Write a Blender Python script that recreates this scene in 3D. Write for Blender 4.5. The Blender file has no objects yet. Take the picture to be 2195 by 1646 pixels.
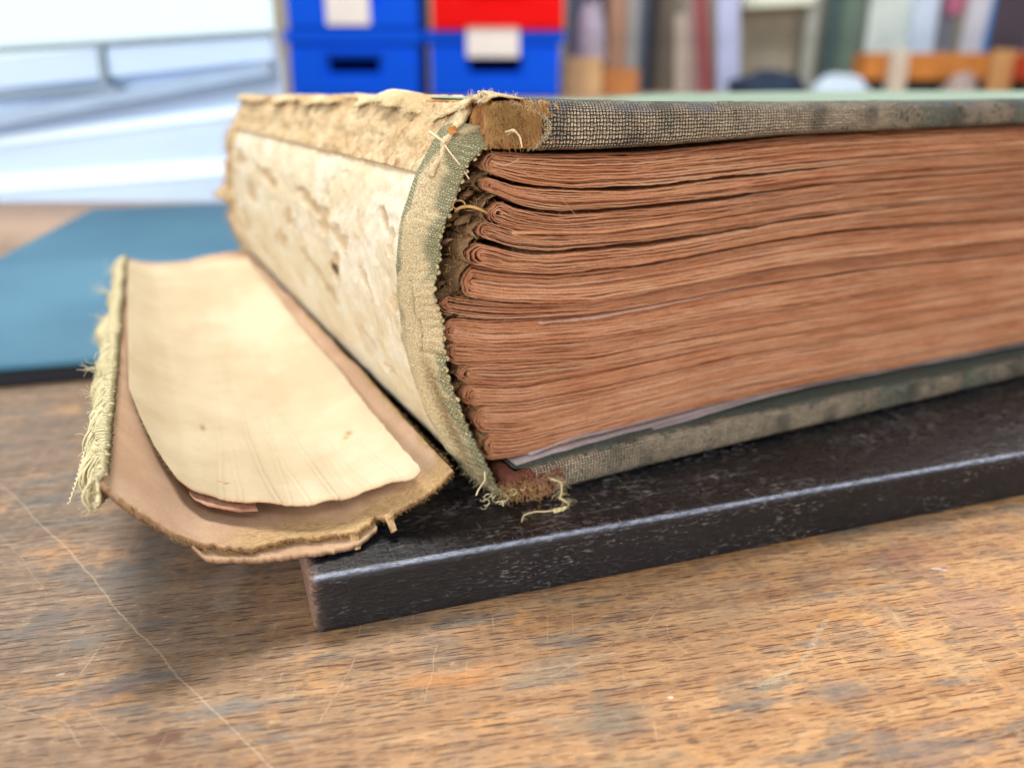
import bpy, math, random
import numpy as np
from mathutils import Vector, Matrix
random.seed(7); rng = np.random.default_rng(7)
sc = bpy.context.scene; COL = sc.collection
rad = math.radians

# ------------------------------------------------------------------ camera, light, exposure
CAMH = 0.085
cam_d = bpy.data.cameras.new("camera"); cam = bpy.data.objects.new("camera", cam_d); COL.objects.link(cam)
cam.location = (0, 0, CAMH); cam.rotation_euler = (rad(90) - math.atan(683 / 1869), 0, 0)
cam_d.sensor_width = 36; cam_d.lens = 30.65; cam_d.clip_start = 0.01; cam_d.clip_end = 60
cam_d.dof.use_dof = True; cam_d.dof.focus_distance = 0.140; cam_d.dof.aperture_fstop = 12.2; cam_d.dof.aperture_blades = 0
sc.camera = cam
sc.view_settings.view_transform = 'Standard'; sc.view_settings.look = 'None'
sc.view_settings.exposure = 0.0; sc.view_settings.gamma = 1.0
sc.render.engine = 'CYCLES'
sc.cycles.use_denoising = True; sc.cycles.denoiser = 'OPENIMAGEDENOISE'
sc.cycles.denoising_input_passes = 'RGB_ALBEDO_NORMAL'
sc.cycles.use_adaptive_sampling = True; sc.cycles.adaptive_threshold = 0.025; sc.cycles.adaptive_min_samples = 20
sc.cycles.max_bounces = 4; sc.cycles.sample_clamp_indirect = 6

W = bpy.data.worlds.new("World"); sc.world = W; W.use_nodes = True
bg = W.node_tree.nodes['Background']; bg.inputs[0].default_value = (0.84, 0.92, 1.0, 1); bg.inputs[1].default_value = 0.38

def area_lamp(name, loc, target, power, sx, sy, col):
    l = bpy.data.lights.new(name, 'AREA'); l.shape = 'RECTANGLE'; l.size = sx; l.size_y = sy
    l.energy = power; l.color = col
    o = bpy.data.objects.new(name, l); COL.objects.link(o); o.location = loc
    o.rotation_euler = (Vector(target) - Vector(loc)).to_track_quat('-Z', 'Y').to_euler()
    return o
area_lamp("window_daylight", (-.60, 1.08, 2.7), (0, .15, 0), 104, 0.85, 0.85, (1.0, 0.975, 0.94))
area_lamp("front_top_fill", (0.35, -1.55, 1.75), (0, .3, 0), 20, 0.9, 0.5, (1.0, 0.975, 0.94))  # added fill from the front, lights the page edges from above
area_lamp("back_window", (1.9, 1.45, 2.15), (0.05, .2, 0), 42, 1.3, 0.8, (0.90, 0.95, 1.0))
area_lamp("low_front_fill", (-1.0, -2.0, 0.85), (0, 1.2, 0.1), 74, 2.0, 1.0, (1.0, 0.965, 0.93))  # added low fill behind the camera, brightens page edges and spine

# ------------------------------------------------------------------ small maths
def _h(ix, iy, iz, seed):
    n = (ix.astype(np.int64) * 374761393 + iy.astype(np.int64) * 668265263 + iz.astype(np.int64) * 2147483647 + seed * 974711) & 0xffffffff
    n = ((n ^ (n >> 13)) * 1274126177) & 0xffffffff
    n = ((n ^ (n >> 16)) * 2246822519) & 0xffffffff
    return ((n ^ (n >> 15)) & 0xffffff) / float(0xffffff) * 2 - 1
def noise(x, y=0., z=0., seed=0):
    x, y, z = np.broadcast_arrays(np.asarray(x, float), np.asarray(y, float), np.asarray(z, float))
    x0, y0, z0 = np.floor(x), np.floor(y), np.floor(z)
    fx, fy, fz = x - x0, y - y0, z - z0
    s = lambda t: t * t * (3 - 2 * t)
    fx, fy, fz = s(fx), s(fy), s(fz); r = 0
    for dx in (0, 1):
        for dy in (0, 1):
            for dz in (0, 1):
                w = (fx if dx else 1 - fx) * (fy if dy else 1 - fy) * (fz if dz else 1 - fz)
                r = r + w * _h(x0 + dx, y0 + dy, z0 + dz, seed)
    return r
def fbm(x, y=0., z=0., seed=0, octv=4):
    r = 0; a = 1.; t = 0
    x, y, z = np.asarray(x, float), np.asarray(y, float), np.asarray(z, float)
    for i in range(octv):
        r = r + a * noise(x * 2 ** i, y * 2 ** i, z * 2 ** i, seed + i * 17); t += a; a *= .55
    return r / t
def smooth_interp(x, xs, ys, w=3.0):
    x = np.asarray(x, float); r = 0; k = np.linspace(-2, 2, 9); g = np.exp(-k * k); g /= g.sum()
    for a, b in zip(k, g): r = r + b * np.interp(x + a * w, xs, ys)
    return r
def sst(a, b, x):
    t = np.clip((np.asarray(x, float) - a) / (b - a), 0, 1); return t * t * (3 - 2 * t)
def srgb(r, g, b):
    return tuple(((c / 255) / 12.92 if c / 255 <= .04045 else ((c / 255 + .055) / 1.055) ** 2.4) for c in (r, g, b))

# ------------------------------------------------------------------ mesh helpers
def setp(o, label=None, cat=None, group=None, kind=None):
    for k, v in (('label', label), ('category', cat), ('group', group), ('kind', kind)):
        if v: o[k] = v
    return o
def mesh_obj(name, V, F, mat, parent=None, uv=None, col=None, smooth=True):
    """V (n,3) in metres, F list / array of faces, uv per vertex (n,2), col per vertex (n,4)"""
    me = bpy.data.meshes.new(name)
    V = np.asarray(V, float)
    if isinstance(F, np.ndarray):
        n = len(F); k = F.shape[1]
        me.vertices.add(len(V)); me.vertices.foreach_set('co', V.ravel())
        me.loops.add(n * k); me.loops.foreach_set('vertex_index', F.ravel().astype(np.int32))
        me.polygons.add(n); me.polygons.foreach_set('loop_start', np.arange(0, n * k, k, dtype=np.int32))
        me.polygons.foreach_set('loop_total', np.full(n, k, dtype=np.int32)); me.update(calc_edges=True)
    else:
        me.from_pydata([tuple(v) for v in V], [], F); me.update()
    if uv is not None:
        l = me.uv_layers.new(name='UVMap'); vi = np.empty(len(me.loops), dtype=np.int32); me.loops.foreach_get('vertex_index', vi)
        l.data.foreach_set('uv', np.asarray(uv, float)[vi].ravel())
    if col is not None:
        a = me.attributes.new('wear_and_light', 'FLOAT_COLOR', 'POINT'); a.data.foreach_set('color', np.asarray(col, float).ravel())
    me.polygons.foreach_set('use_smooth', np.full(len(me.polygons), smooth)); me.update()
    if mat: me.materials.append(mat)
    o = bpy.data.objects.new(name, me); COL.objects.link(o)
    if parent: o.parent = parent
    return o
def gridF(nu, nv, off=0, closed_v=False):
    i = np.arange(nu - 1)[:, None]; j = np.arange(nv if closed_v else nv - 1)[None, :]
    a = i * nv + j; b = i * nv + (j + 1) % nv
    return np.stack([a, b, b + nv, a + nv], -1).reshape(-1, 4) + off
def slab_from_grid(P, N):
    """P top sheet (nu,nv,3), N bottom sheet; closed sheet of real thickness"""
    nu, nv = P.shape[:2]; V = np.concatenate([P.reshape(-1, 3), N.reshape(-1, 3)]); n = nu * nv
    F = [gridF(nu, nv), gridF(nu, nv, n)[:, ::-1]]
    ring = [(i, 0) for i in range(nu)] + [(nu - 1, j) for j in range(1, nv)] + [(i, nv - 1) for i in range(nu - 2, -1, -1)] + [(0, j) for j in range(nv - 2, 0, -1)]
    idx = np.array([i * nv + j for i, j in ring]); nx = np.roll(idx, -1)
    F.append(np.stack([idx, nx, nx + n, idx + n], -1))
    return V, np.concatenate(F)
class Fib:
    """collects thin fibres / threads as little three or five sided tubes"""
    def __init__(s): s.V = []; s.F = []; s.n = 0
    def add(s, pts, r, sides=3, taper=.5):
        pts = np.asarray(pts, float); n = len(pts)
        t = np.gradient(pts, axis=0); t /= (np.linalg.norm(t, axis=1)[:, None] + 1e-12)
        a = np.cross(t, [0.13, 0.31, 0.94]); a /= (np.linalg.norm(a, axis=1)[:, None] + 1e-9); b = np.cross(t, a)
        rr = np.asarray(r) * (1 - (1 - taper) * np.linspace(0, 1, n)) if np.ndim(r) == 0 else np.asarray(r)
        ang = np.arange(sides) * 2 * math.pi / sides
        ring = pts[:, None, :] + rr[:, None, None] * (np.cos(ang)[None, :, None] * a[:, None, :] + np.sin(ang)[None, :, None] * b[:, None, :])
        s.V.append(ring.reshape(-1, 3)); s.F.append(gridF(n, sides, s.n, True)); s.n += n * sides
    def hair(s, base, d, length, r=.035, curl=.6, seg=6, droop=0.):
        """base and direction in the same (mm) units"""
        base = np.asarray(base, float); d = np.asarray(d, float); d = d / (np.linalg.norm(d) + 1e-9)
        pts = [base]; st = length / seg; w = rng.normal(0, 1, 3)
        for k in range(seg):
            w = w * .6 + rng.normal(0, 1, 3) * .8
            d = d + w * curl * .3 + np.array([0, 0, -droop]); d /= np.linalg.norm(d)
            pts.append(pts[-1] + d * st)
        s.add(pts, r)
    def build(s, name, mat, parent=None, fn=None):
        V = np.concatenate(s.V)
        if fn is not None: V = fn(V)
        return mesh_obj(name, V, np.concatenate(s.F), mat, parent)

# ------------------------------------------------------------------ node helpers
class NT:
    def __init__(s, name):
        s.m = bpy.data.materials.new(name); s.m.use_nodes = True; s.t = s.m.node_tree
        s.bsdf = s.t.nodes['Principled BSDF']; s.out = s.t.nodes['Material Output']
        s.tc = s.n('ShaderNodeTexCoord')
    def n(s, typ, **kw):
        nd = s.t.nodes.new(typ)
        for k, v in kw.items(): setattr(nd, k, v)
        return nd
    def put(s, sock, v):
        if isinstance(v, bpy.types.NodeSocket): s.t.links.new(v, sock)
        elif v is not None:
            if isinstance(v, (tuple, list)) and len(v) == 3 and sock.type == 'RGBA': v = tuple(v) + (1,)
            sock.default_value = v
    def math(s, op, a, b=None, c=None, clamp=False):
        nd = s.n('ShaderNodeMath', operation=op, use_clamp=clamp); s.put(nd.inputs[0], a)
        if b is not None: s.put(nd.inputs[1], b)
        if c is not None: s.put(nd.inputs[2], c)
        return nd.outputs[0]
    def mapping(s, vec, scale=(1, 1, 1), rot=(0, 0, 0), loc=(0, 0, 0)):
        nd = s.n('ShaderNodeMapping'); s.put(nd.inputs[0], vec); nd.inputs[1].default_value = loc
        nd.inputs[2].default_value = rot; nd.inputs[3].default_value = scale; return nd.outputs[0]
    def noise(s, vec, scale=5, detail=4, rough=.55, dist=0.):
        nd = s.n('ShaderNodeTexNoise'); s.put(nd.inputs['Vector'], vec); nd.inputs['Scale'].default_value = scale
        nd.inputs['Detail'].default_value = detail; nd.inputs['Roughness'].default_value = rough
        nd.inputs['Distortion'].default_value = dist; return nd.outputs['Fac']
    def rng(s, v, a, b, c=0., d=1., smooth=True):
        nd = s.n('ShaderNodeMapRange', interpolation_type='SMOOTHSTEP' if smooth else 'LINEAR'); s.put(nd.inputs[0], v)
        for i, x in enumerate((a, b, c, d)): nd.inputs[i + 1].default_value = x
        return nd.outputs[0]
    def mix(s, f, a, b, mode='MIX'):
        nd = s.n('ShaderNodeMix', data_type='RGBA', blend_type=mode); s.put(nd.inputs[0], f)
        s.put(nd.inputs[6], a); s.put(nd.inputs[7], b); return nd.outputs[2]
    def sep(s, v):
        nd = s.n('ShaderNodeSeparateXYZ'); s.put(nd.inputs[0], v); return nd.outputs
    def comb(s, x=0., y=0., z=0.):
        nd = s.n('ShaderNodeCombineXYZ')
        for i, v in enumerate((x, y, z)): s.put(nd.inputs[i], v)
        return nd.outputs[0]
    def attr(s, name='wear_and_light'):
        nd = s.n('ShaderNodeAttribute', attribute_name=name); return nd.outputs['Color']
    def bump(s, h, strength=.5, dist=.001, normal=None):
        nd = s.n('ShaderNodeBump'); s.put(nd.inputs['Height'], h); nd.inputs['Strength'].default_value = strength
        nd.inputs['Distance'].default_value = dist
        if normal is not None: s.put(nd.inputs['Normal'], normal)
        return nd.outputs[0]
    def fin(s, color=None, rough=.8, normal=None, spec=.3, **kw):
        s.put(s.bsdf.inputs['Base Color'], color); s.put(s.bsdf.inputs['Roughness'], rough)
        s.put(s.bsdf.inputs['Specular IOR Level'], spec)
        if normal is not None: s.put(s.bsdf.inputs['Normal'], normal)
        for k, v in kw.items(): s.put(s.bsdf.inputs[k.replace('_', ' ')], v)
        return s.m

# ---------------- materials
def mat_fibrous(name, c1, c2, c3=None, scale=900., stretch=(1, 1, 1), bump=.4, dist=.0003, rough=.9, big=60., sheen=0., sub=0.):
    t = NT(name); v = t.mapping(t.tc.outputs['Object'], stretch)
    a = t.noise(v, scale, 5, .65); b = t.noise(v, big, 4, .6)
    col = t.mix(t.rng(b, .35, .65), c1, c2)
    if c3: col = t.mix(t.rng(t.noise(t.mapping(v, loc=(3, 5, 1)), big * 2.3, 5, .65), .52, .68), col, c3)
    col = t.mix(.55, col, t.mix(t.rng(a, .3, .7), (0.45, .42, .4), (1, 1, 1)), 'MULTIPLY')
    return t.fin(col, rough, t.bump(a, bump, dist), .15, Sheen_Weight=sheen)

def mat_pages():
    t = NT("page_edge_paper"); v = t.tc.outputs['Object']; w = t.sep(t.attr())
    a = t.noise(t.mapping(v, (1, 1, 1.6)), 3600, 4, .75); b = t.noise(t.mapping(v, (1, 1, 6)), 38, 4, .6); c = t.noise(t.mapping(v, (.22, 1, 2.2)), 1000, 5, .8)
    col = t.mix(t.rng(b, .35, .65), srgb(220, 154, 114), srgb(238, 178, 138))
    col = t.mix(t.rng(c, .56, .72), col, srgb(232, 188, 156))
    col = t.mix(t.rng(c, .44, .28), col, srgb(176, 112, 78))
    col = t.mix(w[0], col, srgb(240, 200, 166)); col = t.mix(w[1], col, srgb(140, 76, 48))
    col = t.mix(.6, col, t.mix(t.rng(a, .35, .65), (.5, .45, .42), (1, 1, 1)), 'MULTIPLY')
    return t.fin(col, .95, t.bump(t.math('ADD', a, c), .9, .0004), .08)

def mat_weave():
    """plain weave book cloth; uv in millimetres, wear.r = how rubbed, wear.g = dark stain and inner face shade, wear.b = blue stain"""
    t = NT("woven_book_cloth"); uv = t.n('ShaderNodeUVMap').outputs[0]
    nz = t.n('ShaderNodeTexNoise'); t.put(nz.inputs['Vector'], uv); nz.inputs['Scale'].default_value = .9; nz.inputs['Detail'].default_value = 2
    off = t.n('ShaderNodeVectorMath', operation='SCALE'); t.put(off.inputs[0], nz.outputs['Color']); off.inputs['Scale'].default_value = .5
    ad = t.n('ShaderNodeVectorMath', operation='ADD'); t.put(ad.inputs[0], uv); t.put(ad.inputs[1], off.outputs[0])
    x, y, _ = t.sep(ad.outputs[0])
    P = 1.6   # threads per mm
    X = t.math('MULTIPLY', x, P); Y = t.math('MULTIPLY', y, P)
    fx = t.math('FLOOR', X); fy = t.math('FLOOR', Y)
    par = t.math('MODULO', t.math('ABSOLUTE', t.math('ADD', fx, fy)), 2.0)
    par = t.math('GREATER_THAN', par, .5)
    lx = t.math('SUBTRACT', t.math('SUBTRACT', X, fx), .5); ly = t.math('SUBTRACT', t.math('SUBTRACT', Y, fy), .5)
    cellv = t.n('ShaderNodeTexWhiteNoise', noise_dimensions='2D'); t.put(cellv.inputs['Vector'], t.comb(fx, fy))
    # warp on top: runs along y, rounded across x ; weft on top: the other way
    def hump(acr, alo):
        a = t.math('SUBTRACT', 1.0, t.math('POWER', t.math('MULTIPLY', t.math('ABSOLUTE', acr), 2.15), 2.2), clamp=True)
        b = t.math('SUBTRACT', 1.0, t.math('MULTIPLY', t.math('POWER', t.math('MULTIPLY', t.math('ABSOLUTE', alo), 2.0), 3.0), .55), clamp=True)
        return t.math('MULTIPLY', a, b)
    hA, hB = hump(lx, ly), hump(ly, lx)
    hh = t.math('ADD', t.math('MULTIPLY', hA, par), t.math('MULTIPLY', hB, t.math('SUBTRACT', 1.0, par)))
    hh = t.math('MULTIPLY', hh, t.rng(cellv.outputs['Value'], 0, 1, .6, 1.0, False))
    w = t.sep(t.attr())
    big = t.noise(uv, .28, 4, .65); fine = t.noise(uv, 7, 3, .7)
    worn = t.math('ADD', w[0], t.math('MULTIPLY', t.math('SUBTRACT', big, .5), 1.1))
    worn = t.math('ADD', worn, t.math('MULTIPLY', t.math('SUBTRACT', cellv.outputs['Value'], .5), .35))
    m = t.rng(t.math('MULTIPLY', hh, t.math('ADD', worn, .55)), .42, .72)
    thread = t.mix(t.rng(cellv.outputs['Value'], 0, 1), srgb(204, 186, 160), srgb(160, 142, 116))
    under = t.mix(t.rng(t.noise(uv, .6, 3, .6), .4, .62), srgb(36, 40, 40), srgb(52, 58, 50))
    under = t.mix(t.rng(t.noise(t.mapping(uv, loc=(9, 4, 2)), .35, 3, .6), .55, .66), under, srgb(38, 39, 42))
    green = t.mix(t.rng(hh, .2, .8), srgb(34, 44, 38), srgb(140, 152, 134))  # cloth green, raised threads lightened to paint in rim glints
    col = t.mix(m, under, thread)
    col = t.mix(t.rng(worn, .42, .12), col, green)
    col = t.mix(t.math('MULTIPLY', w[1], .8), col, t.mix(hh, srgb(30, 34, 34), srgb(64, 66, 60)))
    col = t.mix(t.math('MULTIPLY', w[2], .5), col, srgb(62, 80, 116))
    col = t.mix(.4, col, t.mix(t.rng(fine, .3, .7), (.5, .5, .5), (1, 1, 1)), 'MULTIPLY')
    return t.fin(col, .62, t.bump(hh, 1.0, .0004), .4)

def mat_green_cover():
    t = NT("pale_green_cover_cloth"); v = t.tc.outputs['Object']
    a = t.noise(v, 900, 4, .6); b = t.noise(v, 18, 4, .6)
    col = t.mix(t.rng(b, .35, .65), srgb(122, 140, 122), srgb(136, 152, 136))
    return t.fin(col, .7, t.bump(a, .2, .0002), .2)

def mat_spine_paper():
    """cream lining paper, wear.r tan scars, wear.g dark edges, wear.b greyish clean paper"""
    t = NT("cream_lining_paper"); v = t.tc.outputs['Object']; w = t.sep(t.attr())
    a = t.noise(v, 3500, 4, .7); b = t.noise(v, 90, 5, .65); c = t.noise(v, 400, 4, .6)
    col = t.mix(t.rng(b, .38, .62), srgb(222, 210, 184), srgb(214, 198, 166))
    col = t.mix(t.math('MULTIPLY', w[2], .8), col, srgb(226, 218, 198))
    col = t.mix(t.math('MULTIPLY', w[0], t.rng(c, .25, .6, .4, .85)), col, t.mix(t.rng(b, .4, .6), srgb(206, 174, 126), srgb(182, 146, 102)))
    col = t.mix(w[1], col, srgb(120, 88, 58))
    col = t.mix(.35, col, t.mix(t.rng(a, .3, .7), (.6, .56, .5), (1, 1, 1)), 'MULTIPLY')
    return t.fin(col, .9, t.bump(t.math('ADD', a, t.math('MULTIPLY', c, 2.)), .5, .0004), .12)

def mat_sheet():
    t = NT("loose_cream_paper"); v = t.tc.outputs['Object']; w = t.sep(t.attr())
    a = t.noise(v, 3800, 4, .7); b = t.noise(v, 45, 4, .6); vo = t.noise(t.mapping(v, (1, 1, 1), loc=(7, 1, 3)), 330, 2, .5)
    col = t.mix(t.rng(b, .35, .65), srgb(200, 184, 156), srgb(186, 168, 138))
    col = t.mix(t.rng(vo, .72, .76), col, srgb(200, 160, 105))
    col = t.mix(t.math('MULTIPLY', w[0], .8), col, srgb(190, 140, 100))
    col = t.mix(t.math('MULTIPLY', w[1], .9), col, srgb(150, 112, 78))
    col = t.mix(.22, col, t.mix(t.rng(a, .3, .7), (.6, .58, .55), (1, 1, 1)), 'MULTIPLY')
    return t.fin(col, .88, t.bump(a, .35, .00025), .12)

def mat_card():
    t = NT("tan_spine_card"); v = t.tc.outputs['Object']; w = t.sep(t.attr())
    a = t.noise(v, 3600, 4, .7); f = t.noise(t.mapping(v, (.5, 2.2, 1.2), rot=(0, 0, .5)), 1500, 5, .75); b = t.noise(v, 60, 4, .6)
    col = t.mix(t.rng(b, .35, .65), srgb(202, 170, 142), srgb(188, 154, 126))
    yel = t.mix(t.rng(f, .35, .65), srgb(204, 176, 130), srgb(168, 132, 92))
    col = t.mix(w[0], col, yel)
    col = t.mix(w[1], col, t.mix(t.rng(f, .35, .65), srgb(120, 82, 56), srgb(74, 46, 32)))
    col = t.mix(.4, col, t.mix(t.rng(a, .3, .7), (.55, .5, .48), (1, 1, 1)), 'MULTIPLY')
    return t.fin(col, .95, t.bump(t.math('ADD', a, t.math('MULTIPLY', t.math('MULTIPLY', f, w[0]), 2.)), .5, .0004), .08)

def mat_tape():
    """sage cloth tape; uv mm; wear.r tan felted glue, wear.g brown in groove, crease and foot"""
    t = NT("sage_woven_tape"); uv = t.n('ShaderNodeUVMap').outputs[0]; w = t.sep(t.attr())
    nz = t.n('ShaderNodeTexNoise'); t.put(nz.inputs['Vector'], uv); nz.inputs['Scale'].default_value = 1.2
    off = t.n('ShaderNodeVectorMath', operation='SCALE'); t.put(off.inputs[0], nz.outputs['Color']); off.inputs['Scale'].default_value = .7
    ad = t.n('ShaderNodeVectorMath', operation='ADD'); t.put(ad.inputs[0], uv); t.put(ad.inputs[1], off.outputs[0])
    x, y, _ = t.sep(ad.outputs[0])
    sn = lambda q, k: t.math('ADD', t.math('MULTIPLY', t.math('SINE', t.math('MULTIPLY', q, k)), .5), .5)
    h1 = t.math('MULTIPLY', sn(t.math('ADD', x, t.math('MULTIPLY', t.math('ABSOLUTE', t.math('SUBTRACT', t.math('FRACT', t.math('MULTIPLY', y, 1.3)), .5)), .7)), 13.), sn(y, 16.4))
    fuzz = t.noise(uv, 3.4, 5, .8); mid = t.noise(uv, .8, 4, .6)
    h = t.math('ADD', t.math('MULTIPLY', h1, t.math('SUBTRACT', 1.0, t.math('MULTIPLY', w[0], .8))), t.math('MULTIPLY', fuzz, 1.0))
    weave = t.mix(t.rng(h1, .05, .7), srgb(136, 130, 94), srgb(222, 216, 184))
    weave = t.mix(t.rng(mid, .48, .62), weave, t.mix(t.rng(h1, .05, .7), srgb(134, 134, 98), srgb(214, 214, 184)))
    felt = t.mix(t.rng(fuzz, .38, .62), srgb(176, 150, 106), srgb(236, 220, 182))
    col = t.mix(w[0], weave, felt)
    col = t.mix(t.math('MULTIPLY', w[1], t.rng(fuzz, .3, .6, 1., .5)), col, srgb(104, 78, 34))
    return t.fin(col, .9, t.bump(h, 1.0, .0004), .12)

def mat_black_board():
    t = NT("worn_black_paint"); v = t.tc.outputs['Object']; w = t.sep(t.attr())
    x, y, z = t.sep(v)
    fl = t.noise(t.mapping(v, (.4, 1, 1.6)), 1300, 6, .78); fl2 = t.noise(t.mapping(v, (.25, 1, 1.0), loc=(4, 2, 2)), 260, 5, .7)
    sc1 = t.noise(t.mapping(v, (1, .09, 1), rot=(0, 0, rad(-28))), 1700, 3, .6); sc2 = t.noise(t.mapping(v, (.06, 1, 1), rot=(0, 0, rad(12))), 1500, 3, .6)
    scr = t.math('MAXIMUM', t.rng(sc1, .60, .72), t.math('MULTIPLY', t.rng(sc2, .66, .76), .6))
    patch = t.noise(v, 26, 4, .6)
    col = t.mix(t.rng(patch, .4, .6), srgb(7, 7, 11), srgb(17, 16, 20))
    col = t.mix(t.math('MULTIPLY', t.math('MULTIPLY', t.rng(fl, .53, .62), t.rng(fl2, .40, .56)), t.rng(t.noise(t.mapping(v, (.5, 1, 1), loc=(2, 2, 9)), 75, 4, .65), .40, .62, .12, .95)), col, srgb(122, 116, 118))
    col = t.mix(t.math('MULTIPLY', t.rng(fl2, .60, .72), .6), col, srgb(44, 42, 46))
    up = w[0]
    col = t.mix(t.math('MULTIPLY', t.math('MULTIPLY', scr, up), t.rng(patch, .4, .6, .05, .8)), col, srgb(120, 110, 92))
    col = t.mix(t.math('MULTIPLY', w[1], t.rng(fl, .4, .6, .3, 1.)), col, srgb(150, 118, 100))
    r = t.math('ADD', .20, t.math('MULTIPLY', t.rng(fl, .35, .7), .25))
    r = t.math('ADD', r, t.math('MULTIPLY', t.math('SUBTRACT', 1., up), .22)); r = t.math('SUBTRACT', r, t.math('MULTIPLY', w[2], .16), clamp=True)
    col = t.mix(t.math('MULTIPLY', w[2], t.rng(fl, .35, .6, .25, .85)), col, srgb(150, 158, 176))  # worn edge lightened to paint in a window highlight
    nb = t.bump(t.math('ADD', t.math('ADD', fl, fl2), t.math('MULTIPLY', t.math('MULTIPLY', sc1, up), .9)), .55, .00035)
    return t.fin(col, r, nb, .5)

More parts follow.
